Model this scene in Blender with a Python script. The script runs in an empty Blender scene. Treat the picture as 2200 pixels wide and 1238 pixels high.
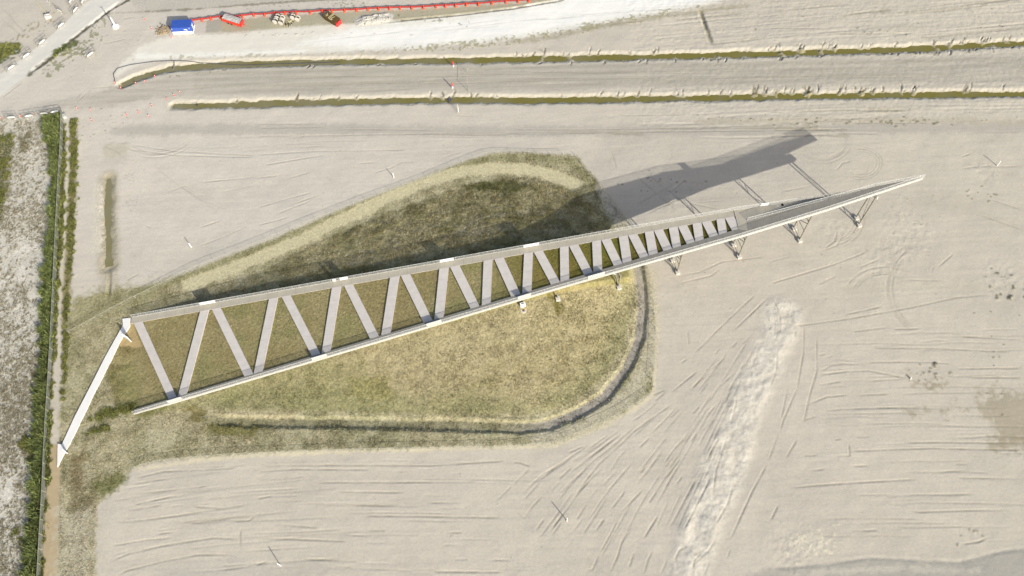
import bpy, math
import numpy as np
from mathutils import Matrix, Vector
R = math.radians
sc = bpy.context.scene
# ------------------------------------------------------------------ camera
CAM_H, TILT, ROLL, FPX = 200.0, 0.477185643, -0.0573221656, 1872.96083
ct, st = math.cos(TILT), math.sin(TILT)
FWD = np.array([0, st, -ct]); UP0 = np.array([0, ct, st]); RT0 = np.array([1.0, 0, 0])
RT = math.cos(ROLL)*RT0 + math.sin(ROLL)*UP0
UP = -math.sin(ROLL)*RT0 + math.cos(ROLL)*UP0
CAM = np.array([0, 0, CAM_H])
cd = bpy.data.cameras.new('camera'); cam = bpy.data.objects.new('camera', cd)
sc.collection.objects.link(cam)
cam.matrix_world = Matrix(((RT[0], UP[0], -FWD[0], 0), (RT[1], UP[1], -FWD[1], 0), (RT[2], UP[2], -FWD[2], CAM_H), (0, 0, 0, 1)))
cd.sensor_width = 36; cd.lens = 36*FPX/2200; cd.clip_start = 1; cd.clip_end = 20000
sc.camera = cam
# ------------------------------------------------------------------ world and sun
SUN_AZ, SUN_EL = -55.5, 26.0          # azimuth counter-clockwise from +X
w = bpy.data.worlds.new('World'); sc.world = w; w.use_nodes = True
nt = w.node_tree; nt.nodes.clear()
sky = nt.nodes.new('ShaderNodeTexSky'); sky.sky_type = 'NISHITA'; sky.sun_disc = False
sky.sun_elevation = R(SUN_EL); sky.sun_rotation = R(90-SUN_AZ)
sky.air_density = 1.0; sky.dust_density = 3.0; sky.ozone_density = 0.6
bg = nt.nodes.new('ShaderNodeBackground'); bg.inputs[1].default_value = 0.125
out = nt.nodes.new('ShaderNodeOutputWorld')
nt.links.new(sky.outputs[0], bg.inputs[0]); nt.links.new(bg.outputs[0], out.inputs[0])
sd = bpy.data.lights.new('sun', 'SUN'); sd.energy = 4.3; sd.angle = R(0.55); sd.color = (1.0, 0.963, 0.86)
so = bpy.data.objects.new('sun', sd); sc.collection.objects.link(so)
sv = Vector((math.cos(R(SUN_AZ))*math.cos(R(SUN_EL)), math.sin(R(SUN_AZ))*math.cos(R(SUN_EL)), math.sin(R(SUN_EL))))
so.rotation_euler = sv.to_track_quat('Z', 'Y').to_euler(); so.location = (120, -60, 120)
sc.view_settings.view_transform = 'Standard'; sc.view_settings.look = 'None'
sc.view_settings.exposure = 0.49; sc.view_settings.gamma = 1.0
# ------------------------------------------------------------------ surveying helpers
def ray(px, py):
    px = np.asarray(px, float); py = np.asarray(py, float)
    return FWD + ((px-1100)/FPX)[..., None]*RT + ((619-py)/FPX)[..., None]*UP
def G(px, py, h=0.0):                     # photo position -> map position at height h
    d = ray(px, py); t = (h-CAM_H)/d[..., 2]; return (CAM + t[..., None]*d)
def GL(pts, ox=0, oy=0, s=1.0, h=0.0):
    a = np.array(pts, float); return G(ox+a[:, 0]/s, oy+a[:, 1]/s, h)[:, :2]
S0 = np.array([-95.9, 88.2]); TIP = G(1985, 379, 15.8)[:2]
AX = TIP-S0; ALEN = np.linalg.norm(AX); AX = AX/ALEN; Z0 = 0.3; KS = (15.8-Z0)/ALEN
def fz(x, y): return Z0 + KS*((x-S0[0])*AX[0]+(y-S0[1])*AX[1])     # walking level of the sloping deck
def D(px, py, off=0.0):                   # photo position -> point on the sloping deck
    d = ray(px, py); n = np.array([-KS*AX[0], -KS*AX[1], 1.0]); c = Z0+off-KS*(S0@AX)
    t = (c-n@CAM)/(d@n); return CAM+t*d
def s2l(v): v = np.asarray(v, float)/255; return np.where(v <= 0.04045, v/12.92, ((v+0.055)/1.055)**2.4)
ALB = 0.70
def C(r, g, b, k=1.0): return s2l([r, g, b])*ALB*k
rng = np.random.RandomState(7)
# ------------------------------------------------------------------ materials
def mat(name, col, rough=0.8, var=0.12, scale=1.5, bump=0.0, bscale=6.0, metal=0.0, alpha=1.0, detail=6):
    m = bpy.data.materials.new(name); m.use_nodes = True; n = m.node_tree; b = n.nodes['Principled BSDF']
    tc = n.nodes.new('ShaderNodeTexCoord'); nz = n.nodes.new('ShaderNodeTexNoise')
    nz.inputs['Scale'].default_value = scale; nz.inputs['Detail'].default_value = detail
    n.links.new(tc.outputs['Object'], nz.inputs['Vector'])
    mr = n.nodes.new('ShaderNodeMapRange'); mr.inputs[1].default_value = 0.25; mr.inputs[2].default_value = 0.75
    mr.inputs[3].default_value = 1-var; mr.inputs[4].default_value = 1+var
    n.links.new(nz.outputs[0], mr.inputs[0])
    mx = n.nodes.new('ShaderNodeVectorMath'); mx.operation = 'SCALE'; mx.inputs[0].default_value = col[:3]
    n.links.new(mr.outputs[0], mx.inputs['Scale']); n.links.new(mx.outputs[0], b.inputs['Base Color'])
    b.inputs['Roughness'].default_value = rough; b.inputs['Metallic'].default_value = metal
    if bump:
        n2 = n.nodes.new('ShaderNodeTexNoise'); n2.inputs['Scale'].default_value = bscale; n2.inputs['Detail'].default_value = 5
        n.links.new(tc.outputs['Object'], n2.inputs['Vector'])
        bp = n.nodes.new('ShaderNodeBump'); bp.inputs['Strength'].default_value = bump; bp.inputs['Distance'].default_value = 0.1
        n.links.new(n2.outputs[0], bp.inputs['Height']); n.links.new(bp.outputs[0], b.inputs['Normal'])
    if alpha < 1: b.inputs['Alpha'].default_value = alpha
    return m
def attr_mat(name, attr='Col', rough=0.95, grass=False):
    m = bpy.data.materials.new(name); m.use_nodes = True; n = m.node_tree; b = n.nodes['Principled BSDF']
    b.inputs['Roughness'].default_value = rough
    if 'Specular IOR Level' in b.inputs: b.inputs['Specular IOR Level'].default_value = 0.15
    a = n.nodes.new('ShaderNodeAttribute'); a.attribute_name = attr
    if grass:
        n.links.new(a.outputs['Color'], b.inputs['Base Color']); return m
    a2 = n.nodes.new('ShaderNodeAttribute'); a2.attribute_name = 'Mix'
    sep = n.nodes.new('ShaderNodeSeparateColor'); n.links.new(a2.outputs['Color'], sep.inputs[0])
    tc = n.nodes.new('ShaderNodeTexCoord')
    nz = n.nodes.new('ShaderNodeTexNoise'); nz.inputs['Scale'].default_value = 1.6; nz.inputs['Detail'].default_value = 8; nz.inputs['Roughness'].default_value = 0.75
    n.links.new(tc.outputs['Object'], nz.inputs['Vector'])
    sub = n.nodes.new('ShaderNodeMath'); sub.operation = 'SUBTRACT'; sub.inputs[1].default_value = 0.5
    n.links.new(nz.outputs[0], sub.inputs[0])
    amp = n.nodes.new('ShaderNodeMath'); amp.operation = 'MULTIPLY'
    n.links.new(sub.outputs[0], amp.inputs[0]); n.links.new(sep.outputs[0], amp.inputs[1])
    add = n.nodes.new('ShaderNodeMath'); add.operation = 'MULTIPLY_ADD'; add.inputs[1].default_value = 4.2; add.inputs[2].default_value = 1.0
    n.links.new(amp.outputs[0], add.inputs[0])
    mx = n.nodes.new('ShaderNodeVectorMath'); mx.operation = 'SCALE'
    n.links.new(a.outputs['Color'], mx.inputs[0]); n.links.new(add.outputs[0], mx.inputs['Scale'])
    n.links.new(mx.outputs[0], b.inputs['Base Color'])
    n2 = n.nodes.new('ShaderNodeTexNoise'); n2.inputs['Scale'].default_value = 2.2; n2.inputs['Detail'].default_value = 8; n2.inputs['Roughness'].default_value = 0.7
    n.links.new(tc.outputs['Object'], n2.inputs['Vector'])
    bp = n.nodes.new('ShaderNodeBump'); bp.inputs['Distance'].default_value = 0.25
    n.links.new(sep.outputs[1], bp.inputs['Strength'])
    n.links.new(n2.outputs[0], bp.inputs['Height']); n.links.new(bp.outputs[0], b.inputs['Normal'])
    return m
def joints(m, period, lo=0.955, k=0.86, ax=0):
    n = m.node_tree; b = n.nodes['Principled BSDF']; src = b.inputs['Base Color'].links[0].from_socket
    tc = n.nodes.new('ShaderNodeTexCoord'); sx = n.nodes.new('ShaderNodeSeparateXYZ'); n.links.new(tc.outputs['Object'], sx.inputs[0])
    d = n.nodes.new('ShaderNodeMath'); d.operation = 'DIVIDE'; d.inputs[1].default_value = period; n.links.new(sx.outputs[ax], d.inputs[0])
    f = n.nodes.new('ShaderNodeMath'); f.operation = 'FRACT'; n.links.new(d.outputs[0], f.inputs[0])
    g = n.nodes.new('ShaderNodeMath'); g.operation = 'GREATER_THAN'; g.inputs[1].default_value = lo; n.links.new(f.outputs[0], g.inputs[0])
    mu = n.nodes.new('ShaderNodeMath'); mu.operation = 'MULTIPLY_ADD'; mu.inputs[1].default_value = k-1; mu.inputs[2].default_value = 1.0; n.links.new(g.outputs[0], mu.inputs[0])
    v = n.nodes.new('ShaderNodeVectorMath'); v.operation = 'SCALE'; n.links.new(src, v.inputs[0]); n.links.new(mu.outputs[0], v.inputs['Scale']); n.links.new(v.outputs[0], b.inputs['Base Color'])
M_TER = attr_mat('sand_and_soil'); M_GRASS = attr_mat('grass_blades', grass=True)
M_PLANK = mat('pale_concrete_planks', C(219, 212, 205), 0.8, 0.08, 0.7, 0.05)
M_DECK = mat('weathered_deck_boards', C(188, 181, 165), 0.8, 0.08, 0.4, 0.05); joints(M_DECK, 2.4, .96, .8)
M_DECK2 = mat('grey_deck_boards', C(163, 158, 147), 0.8, 0.08, 0.5, 0.05); joints(M_DECK2, 2.1, .955, .82); joints(M_PLANK, 3.1, .965, .88, 1)
M_FASC = mat('galvanised_edge_plates', C(205, 203, 198), 0.55, 0.06, 0.8)
M_RAIL = mat('pale_steel_rail', C(205, 205, 201), 0.5, 0.03, 2)
M_MESH = mat('steel_mesh', C(190, 192, 190), 0.5, 0.05, 3, alpha=0.33)
M_MESH2 = mat('fence_mesh', C(158, 162, 152), 0.6, 0.15, 1.2, alpha=0.62)
M_WIRE = mat('fence_wire', C(190, 188, 175), 0.6, 0.1, 2, alpha=0.10)
M_PANEL = mat('white_panels', C(236, 236, 234), 0.6, 0.05, 2)
M_PATH = mat('white_concrete', C(250, 248, 244), 0.7, 0.04, 0.6)
M_WHITE = mat('white_paint', (0.8, 0.8, 0.79), 0.5, 0.04, 2)
M_PYL = mat('grey_steel', C(150, 146, 132), 0.55, 0.1, 2)
M_CONC = mat('pale_concrete', C(222, 216, 204), 0.85, 0.1, 3, 0.1)
M_POST = mat('weathered_posts', C(196, 194, 178), 0.8, 0.12, 3)
M_WATER = mat('ditch_water', C(142, 134, 66, 1.0), 0.35, 0.12, 0.12)
def silt(m, dark, pale, x0, x1):          # silty grey-brown at one end, algae green at the other
    n = m.node_tree; b = n.nodes['Principled BSDF']; tc = n.nodes.new('ShaderNodeTexCoord'); sx = n.nodes.new('ShaderNodeSeparateXYZ'); n.links.new(tc.outputs['Object'], sx.inputs[0])
    nz = n.nodes.new('ShaderNodeTexNoise'); nz.inputs['Scale'].default_value = .12; nz.inputs['Detail'].default_value = 5; n.links.new(tc.outputs['Object'], nz.inputs['Vector'])
    mr = n.nodes.new('ShaderNodeMapRange'); mr.inputs[1].default_value = x0; mr.inputs[2].default_value = x1; n.links.new(sx.outputs[0], mr.inputs[0])
    ad = n.nodes.new('ShaderNodeMath'); ad.operation = 'ADD'; ad.use_clamp = True; n.links.new(mr.outputs[0], ad.inputs[0])
    m2 = n.nodes.new('ShaderNodeMapRange'); m2.inputs[1].default_value = .3; m2.inputs[2].default_value = .7; m2.inputs[3].default_value = -.5; m2.inputs[4].default_value = .5; n.links.new(nz.outputs[0], m2.inputs[0]); n.links.new(m2.outputs[0], ad.inputs[1])
    cr = n.nodes.new('ShaderNodeMix'); cr.data_type = 'RGBA'; cr.inputs[6].default_value = (*pale, 1); cr.inputs[7].default_value = (*dark, 1); n.links.new(ad.outputs[0], cr.inputs[0]); n.links.new(cr.outputs[2], b.inputs['Base Color'])
silt(M_WATER, C(128, 120, 56), C(142, 135, 102), -130, 40)
M_BLUE = mat('blue_paint', s2l([62, 98, 190])*0.72, 0.45, 0.1, 1.2)
M_ORANGE = mat('orange_plastic', (0.72, 0.075, 0.025), 0.5, 0.1, 3)
M_RED = mat('red_paint', (0.62, 0.035, 0.03), 0.5, 0.1, 3)
M_RED2 = mat('red_netting', (0.36, 0.035, 0.03), 0.7, 0.2, 5, alpha=0.75)
M_BROWN = mat('brown_tarpaulin', C(104, 80, 32, 0.9), 0.75, 0.18, 2, 0.3)
M_CREAM = mat('cream_paint', C(236, 222, 170), 0.6, 0.05, 3)
M_DARK = mat('dark_steel', (0.03, 0.03, 0.03), 0.6, 0.1, 4)
M_GREY = mat('grey_granules', C(200, 196, 190), 0.9, 0.15, 6, 0.5)
M_SIGN = mat('brushed_plate', C(205, 208, 205), 0.5, 0.04, 2)
M_HOSE = mat('blue_grey_hose', C(95, 98, 112, 0.8), 0.6, 0.1, 2)
# ------------------------------------------------------------------ mesh helpers
class MB:
    def __init__(s): s.v = []; s.f = []
    def add(s, vs, fs):
        o = len(s.v); s.v += [tuple(map(float, p)) for p in vs]; s.f += [tuple(i+o for i in f) for f in fs]; return s
    def prism(s, poly, z0, z1):           # poly: list of xy; z0, z1: numbers or per-vertex lists
        n = len(poly); z0 = [z0]*n if np.isscalar(z0) else z0; z1 = [z1]*n if np.isscalar(z1) else z1
        a = sum(poly[i][0]*poly[(i+1) % n][1]-poly[(i+1) % n][0]*poly[i][1] for i in range(n))
        idx = list(range(n)) if a > 0 else list(range(n))[::-1]
        vs = [(poly[i][0], poly[i][1], z0[i]) for i in idx]+[(poly[i][0], poly[i][1], z1[i]) for i in idx]
        fs = [tuple(range(n))[::-1], tuple(range(n, 2*n))]+[(i, (i+1) % n, n+(i+1) % n, n+i) for i in range(n)]
        return s.add(vs, fs)
    def box(s, c, d, rz=0.0, b=0.0):
        x, y, z = d[0]/2, d[1]/2, d[2]/2; k, q = math.cos(rz), math.sin(rz)
        bb = min(b, x*.5, y*.5)
        pts = [(-x, -y), (x, -y), (x, y), (-x, y)] if not bb else [(-x+bb, -y), (x-bb, -y), (x, -y+bb), (x, y-bb), (x-bb, y), (-x+bb, y), (-x, y-bb), (-x, -y+bb)]
        return s.prism([(c[0]+k*a-q*e, c[1]+q*a+k*e) for a, e in pts], c[2]-z, c[2]+z)
    def tube(s, a, b, r0, r1=None, n=6):
        a = Vector(a); b = Vector(b); r1 = r0 if r1 is None else r1
        d = (b-a).normalized(); u = d.orthogonal().normalized(); v = d.cross(u)
        vs = []
        for p, r in ((a, r0), (b, r1)):
            for i in range(n):
                t = 2*math.pi*i/n; vs.append(p+u*(r*math.cos(t))+v*(r*math.sin(t)))
        fs = [(i, (i+1) % n, n+(i+1) % n, n+i) for i in range(n)]+[tuple(range(n))[::-1], tuple(range(n, 2*n))]
        return s.add(vs, fs)
    def path(s, pts, r, n=6):
        for a, b in zip(pts[:-1], pts[1:]): s.tube(a, b, r, n=n)
        return s
    def lathe(s, c, prof, n=20, cap=True):
        vs = []; fs = []
        for r, z in prof:
            for i in range(n):
                t = 2*math.pi*i/n; vs.append((c[0]+r*math.cos(t), c[1]+r*math.sin(t), c[2]+z))
        for k in range(len(prof)-1):
            for i in range(n): fs.append((k*n+i, k*n+(i+1) % n, (k+1)*n+(i+1) % n, (k+1)*n+i))
        if cap:
            fs.append(tuple(range(n))[::-1]); fs.append(tuple(range((len(prof)-1)*n, len(prof)*n)))
        return s.add(vs, fs)
    def build(s, name, m, parent=None, org=None):
        if org is None: org = Vector(parent.location) if parent is not None and parent.parent is None else (Vector(parent['org']) if parent is not None and 'org' in parent else Vector((0, 0, 0)))
        org = Vector(org)
        me = bpy.data.meshes.new(name); me.from_pydata([tuple(Vector(p)-org) for p in s.v], [], s.f)
        me.materials.append(m); me.update()
        o = bpy.data.objects.new(name, me); sc.collection.objects.link(o)
        if parent is not None: o.parent = parent
        else: o.location = org
        return o
def thing(name, loc, label, cat, group=None):
    o = bpy.data.objects.new(name, None); sc.collection.objects.link(o); o.location = loc
    o.empty_display_size = 0.5; tag(o, label, cat, group); return o
def tag(o, label, cat, group=None, kind=None):
    o['label'] = label; o['category'] = cat
    if group: o['group'] = group
    if kind: o['kind'] = kind
    return o
def sub(parent, name, mb, m, org):        # a sub-part whose mesh is given in the thing's own frame
    me = mb.build(name, m, None, org); me.location = (0, 0, 0); me.parent = parent; return me
def dup(root, loc, rz, label):
    r = root.copy(); sc.collection.objects.link(r); r.location = loc; r.rotation_euler = (0, 0, rz); r['label'] = label
    for ch in list(root.children):
        c = ch.copy(); sc.collection.objects.link(c); c.parent = r
        for g in ch.children:
            d = g.copy(); sc.collection.objects.link(d); d.parent = c
    return r
ORD = ['first', 'second', 'third', 'fourth', 'fifth', 'sixth', 'seventh', 'eighth', 'ninth', 'tenth', 'eleventh', 'twelfth', 'thirteenth', 'fourteenth',
       'fifteenth', 'sixteenth', 'seventeenth', 'eighteenth', 'nineteenth', 'twentieth', 'twenty-first', 'twenty-second', 'twenty-third', 'twenty-fourth',
       'twenty-fifth', 'twenty-sixth', 'twenty-seventh', 'twenty-eighth', 'twenty-ninth', 'thirtieth', 'thirty-first', 'thirty-second', 'thirty-third', 'thirty-fourth']
# ------------------------------------------------------------------ terrain grid
X0, X1, Y0, Y1, DX = -178.0, 182.0, 12.0, 236.0, 0.235
gx = np.arange(X0, X1, DX); gy = np.arange(Y0, Y1, DX)
NX, NY = len(gx), len(gy)
XX, YY = np.meshgrid(gx, gy); XX = XX.astype(np.float32); YY = YY.astype(np.float32)
def vn(sx, sy=None, seed=0, cub=True):    # value noise on the grid, cell size in metres, range about -1..1
    sy = sy or sx; r = np.random.RandomState(seed+101)
    nx = int((X1-X0)/sx)+4; ny = int((Y1-Y0)/sy)+4; L = r.uniform(-1, 1, (ny, nx)).astype(np.float32)
    u = (gx-X0)/sx; v = (gy-Y0)/sy; iu = u.astype(int); iv = v.astype(int)
    fu = (u-iu).astype(np.float32); fv = (v-iv).astype(np.float32)
    fu = fu*fu*(3-2*fu); fv = fv*fv*(3-2*fv)
    A = L[:, iu]*(1-fu)+L[:, iu+1]*fu
    return A[iv]*(1-fv)[:, None]+A[iv+1]*fv[:, None]
def fbm(s, seed=0, oct=4, ax=1.0, gain=0.5):
    o = 0; a = 1; t = 0
    for i in range(oct):
        o = o+a*vn(s*ax/2**i, s/2**i, seed+i*13); t += a; a *= gain
    return o/t*1.6
def sst(a, b, x):
    t = np.clip((x-a)/(b-a), 0, 1); return t*t*(3-2*t)
HT = np.zeros((NY, NX), np.float32)
COL = np.zeros((NY, NX, 3), np.float32)
MIX = np.zeros((NY, NX, 3), np.float32)   # r: fleck strength, g: bump strength
CAT = np.zeros((NY, NX), np.uint8)
def win(P, pad):
    i0 = max(0, int((P[:, 0].min()-pad-X0)/DX)); i1 = min(NX, int((P[:, 0].max()+pad-X0)/DX)+2)
    j0 = max(0, int((P[:, 1].min()-pad-Y0)/DX)); j1 = min(NY, int((P[:, 1].max()+pad-Y0)/DX)+2)
    return slice(j0, max(j0, j1)), slice(i0, max(i0, i1))
def dline(P, pad):
    W = win(P, pad); x = XX[W]; y = YY[W]; best = np.full(x.shape, 1e6, np.float32); al = np.zeros(x.shape, np.float32)
    tot = 0
    for a, b in zip(P[:-1], P[1:]):
        d = b-a; L2 = d@d+1e-9; L = math.sqrt(L2)
        t = np.clip(((x-a[0])*d[0]+(y-a[1])*d[1])/L2, 0, 1)
        q = np.hypot(x-(a[0]+t*d[0]), y-(a[1]+t*d[1])); m = q < best
        best[m] = q[m]; al[m] = (tot+t*L)[m]; tot += L
    return W, best, al, tot
def inside(P, W):
    x = XX[W]; y = YY[W]; c = np.zeros(x.shape, bool); n = len(P)
    for i in range(n):
        x1, y1 = P[i]; x2, y2 = P[(i+1) % n]
        if y1 == y2: continue
        c ^= ((y1 > y) != (y2 > y)) & (x < (x2-x1)*(y-y1)/(y2-y1)+x1)
    return c
def sdf(P, pad):                          # signed distance, positive inside
    Q = np.vstack([P, P[:1]]); W, d, _, _ = dline(Q, pad); s = inside(P, W)
    return W, np.where(s, d, -d)
NZ1 = fbm(0.9, 1, 3); NZ2 = fbm(3.5, 2, 4); NZ3 = fbm(14, 3, 4); NZF = np.random.RandomState(5).uniform(-1, 1, (NY, NX)).astype(np.float32)
STR = fbm(0.8, 8, 3, ax=22)               # streaks running left-right
def paint(W, m, col, fleck=None, bump=None, cat=None):
    m = np.clip(m, 0, 1).astype(np.float32)
    COL[W] = COL[W]*(1-m[..., None])+np.asarray(col, np.float32)*m[..., None]
    if fleck is not None: MIX[W][..., 0] = MIX[W][..., 0]*(1-m)+fleck*m
    if bump is not None: MIX[W][..., 1] = MIX[W][..., 1]*(1-m)+bump*m
    if cat is not None:
        c = CAT[W]; c[m > 0.5] = cat; CAT[W] = c
def poly(pts, col, soft=1.0, rough=0.5, amt=1.0, **k):
    P = GL(pts, **{q: k.pop(q) for q in ('ox', 'oy', 's') if q in k}); W, d = sdf(P, soft+rough*2+1)
    m = sst(-soft/2, soft/2, d+rough*NZ1[W]+rough*0.6*NZ2[W])*amt; paint(W, m, col, **k); return W, d, m
def band(pts, width, col, soft=0.5, rough=0.3, amt=1.0, **k):
    P = GL(pts, **{q: k.pop(q) for q in ('ox', 'oy', 's') if q in k}); W, d, al, L = dline(P, width/2+soft+rough*2+1)
    m = sst(width/2+soft/2, width/2-soft/2, d+rough*NZ1[W]+rough*0.6*NZ2[W])*amt; paint(W, m, col, **k); return W, d, al, m
def groove(P, depth, width, berm=0.4, var=0.5, k=0.55):
    depth = depth*k; berm = berm*.6
    W, d, al, L = dline(P, width*3)
    if d.size == 0: return
    q = d/width; pr = -np.exp(-q*q*2.2)+berm*np.exp(-((q-1.25)**2)*3.0)
    fade = sst(0, min(3, L*.25), al)*sst(0, min(3, L*.25), L-al)
    HT[W] += depth*pr*fade*(1+var*NZ2[W]); return W, d
SAND = C(207, 199, 184); COL[:] = SAND
COL *= (1+0.035*NZ3+0.03*NZ2+0.03*STR+0.026*NZF)[..., None]
wm = vn(30, 30, 40)*0.5+0.5
lt = sst(60, -90, XX)*sst(95, 135, YY)
COL[:] = COL*(1-0.65*lt[..., None])+C(217, 210, 198)*(1+0.03*NZ2+0.02*STR)[..., None]*0.65*lt[..., None]
rt = sst(40, 130, XX)*(0.7+0.3*NZ3); COL[:] = COL*(1-0.5*rt[..., None])+C(202, 195, 178)*(1+0.03*NZ2)[..., None]*0.5*rt[..., None]
COL[:] = COL*(1-0.15*wm[..., None])+C(210, 199, 188)*0.15*wm[..., None]
blot = fbm(6, 141, 4, ax=1.8, gain=.65); COL *= (1+0.035*np.clip(blot, -1, 1))[..., None]; COL *= (1+0.03*sst(.5, .9, fbm(1.2, 143, 3, ax=3)))[..., None]
MIX[..., 0] = 0.12; MIX[..., 1] = 0.20
HT += 0.025*NZ2+0.010*NZ1+0.010*STR+0.10*NZ3
# faint far tracks across the top right
tr = (YY > 150) & (XX > 40)
HT += np.where(tr, 0.022*STR+0.025*NZ1, 0)
COL *= (1-np.where(tr, 0.07*np.clip(STR, -1, 1)+0.05*NZ2, 0))[..., None]
# --- grey haul tracks
band([(250, 282), (400, 278), (700, 278), (1100, 282), (1600, 280), (2260, 272)], 3.6, C(186, 180, 169), 2.0, 0.5, 0.75)
band([(1500, 262), (1900, 258), (2260, 262)], 2.0, C(186, 176, 155), 1.6, 0.7, 0.5)
band([(240, 300), (330, 318), (520, 330), (700, 335)], 4, C(212, 207, 196), 4, 1.0, 0.4)
poly([(300, 175), (420, 152), (700, 141), (1000, 138), (1500, 130), (1900, 122), (2300, 112), (2300, 180), (1900, 182), (1300, 194), (900, 200), (500, 205), (330, 212), (230, 232), (60, 232), (180, 205)],
     C(190, 184, 171), 2.5, 0.5, 0.9, cat=2)
for yo, a in ((0, .5), (14, .45), (28, .5), (40, .3)):
    band([(420, 158+yo), (900, 148+yo), (1500, 140+yo), (1900, 133+yo), (2260, 128+yo)], 1.2, C(172, 166, 150), 1.4, 0.3, a)
HT -= np.where(CAT == 2, 0.03*STR, 0)
COL *= (1-np.where(CAT == 2, 0.10*np.clip(STR, -1, 1), 0))[..., None]
# --- top strip of rough grey soil and site storage area
poly([(260, -20), (300, 30), (420, 20), (560, 8), (700, 0), (900, -20)], C(196, 190, 178), 2, 0.6, 0.8, fleck=0.2, bump=0.5)
band([(200, 30), (300, 26), (420, 20), (560, 8), (640, 3), (760, -2)], 0.7, C(140, 134, 118), 0.6, 0.3, 0.8)
poly([(412, 50), (440, 46), (560, 36), (700, 28), (900, 20), (1130, 4), (1140, -20), (1260, -10), (1100, 18), (980, 34), (860, 48), (740, 52), (620, 60), (500, 70), (415, 70)],
     C(180, 174, 150), 1.0, 0.5, 0.95, fleck=0.12, bump=0.2)
poly([(410, 50), (445, 48), (443, 70), (410, 74)], C(208, 200, 188), 0.4, 0.1)
poly([(446, 44), (474, 42), (476, 66), (442, 70)], C(176, 172, 160), 0.5, 0.15)
# --- chalk road
poly([(250, 165), (262, 135), (300, 100), (345, 82), (420, 76), (520, 70), (700, 55), (860, 48), (1000, 30), (1100, 18), (1200, -2), (1240, -20), (1640, -20), (1560, 2), (1500, 14), (1400, 32), (1300, 47), (1200, 68), (1100, 84), (1000, 96), (850, 106), (700, 113), (500, 121), (330, 130), (275, 150)],
     C(233, 229, 216), 1.6, 0.5, 0.95, fleck=0.05, bump=0.08, cat=3)
poly([(640, 95), (760, 60), (900, 52), (1050, 32), (1200, 5), (1240, -20), (1600, -20), (1500, 8), (1300, 42), (1100, 80), (900, 98), (780, 104)], C(250, 249, 243), 4, 0.6, 0.95)
band([(300, 122), (500, 116), (650, 110)], 1.8, C(247, 245, 236), 1.6, 0.4, 0.8)
P = GL([(820, 48), (900, 40), (1000, 30), (1100, 18), (1210, 0)]); groove(P, 0.35, 0.6, 0.3); band([(820, 48), (900, 41), (1000, 31), (1100, 19), (1210, 1)], 0.5, C(132, 126, 108), 0.4, 0.2, 0.75)
# flecks of weed on the chalk shoulder
fl = (fbm(0.7, 31, 2) > 0.55)
def fleckband(pts, width, col, thr=0.5, seed=31, amt=0.6, **k):
    P = GL(pts, **k); W, d, al, L = dline(P, width); n = fbm(0.75, seed, 2)[W]; n2 = vn(5, 5, seed+3)[W]
    m = sst(thr, thr+0.25, n+0.35*n2-0.7*(d/width)**2)*amt*(d < width); paint(W, m, col, fleck=0.2, bump=0.4)
    HT[W] += 0.06*m
fleckband([(850, 108), (1000, 97), (1100, 86), (1200, 72), (1300, 50), (1400, 35), (1500, 18)], 2.2, C(150, 148, 100), 0.15)
fleckband([(360, 125), (500, 122), (700, 118), (850, 112)], 1.5, C(175, 170, 140), 0.35, 33)
fleckband([(1000, 52), (700, 5)], 3, C(120, 118, 85), 0.7, 35)
band([(1100, 90), (1200, 78), (1300, 55), (1400, 40), (1520, 22), (1600, 12)], 1.5, C(165, 158, 132), 1.4, 0.5, 0.55)
# --- grader streaks over the top right sand
for k in range(46):
    r = np.random.RandomState(300+k); xx = r.uniform(1250, 2180); yy = r.uniform(2, 100) if k < 26 else r.uniform(225, 300); L = r.uniform(60, 260)
    sl = -0.10 if k < 26 else -0.01
    P = GL([(xx, yy), (xx+L*.5, yy+L*.5*sl+r.uniform(-2, 2)), (xx+L, yy+L*sl)])
    groove(P, r.uniform(.03, .10), .45, .5); 
    if k % 3 == 0: band([(xx, yy), (xx+L, yy+L*sl)], 0.8, C(168, 160, 138), 0.8, 0.5, 0.4)
# --- gravel road, top left
poly([(-60, 190), (-60, -30), (260, -30), (210, 10), (120, 90), (0, 190)], C(203, 195, 181), 3, 1, .6); poly([(262, 4), (330, 30), (300, 90), (200, 150), (80, 200), (0, 240), (70, 160), (130, 112), (170, 80)], C(210, 203, 190), 3, 1, .6)
poly([(-60, 205), (0, 160), (41, 131), (114, 73), (170, 20), (199, -6), (225, -30), (320, -30), (262, 0), (230, 24), (161, 78), (125, 107), (73, 150), (0, 208), (-60, 255)],
     C(224, 221, 212), 0.7, 0.15, 1.0, fleck=0.06, bump=0.06, cat=1)
for pts in ([(0, 190), (73, 130), (161, 58), (225, 8)], [(0, 172), (60, 125), (130, 68), (200, 10)]): band(pts, 1.2, C(222, 219, 210), 1.2, 0.2, 0.6)
W, d = groove(GL([(62, 162), (73, 150), (100, 130), (125, 108), (161, 80), (200, 50), (230, 25), (262, 2)]), 0.35, 0.9, 0.1)
band([(62, 162), (73, 151), (100, 131), (125, 109)], 1.8, C(96, 92, 70), 1.0, 0.5, 0.85, fleck=0.3, bump=0.6)
band([(125, 108), (161, 80), (200, 50), (235, 24), (275, 2)], 0.9, C(92, 88, 70), 0.6, 0.3, 0.9)
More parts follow.
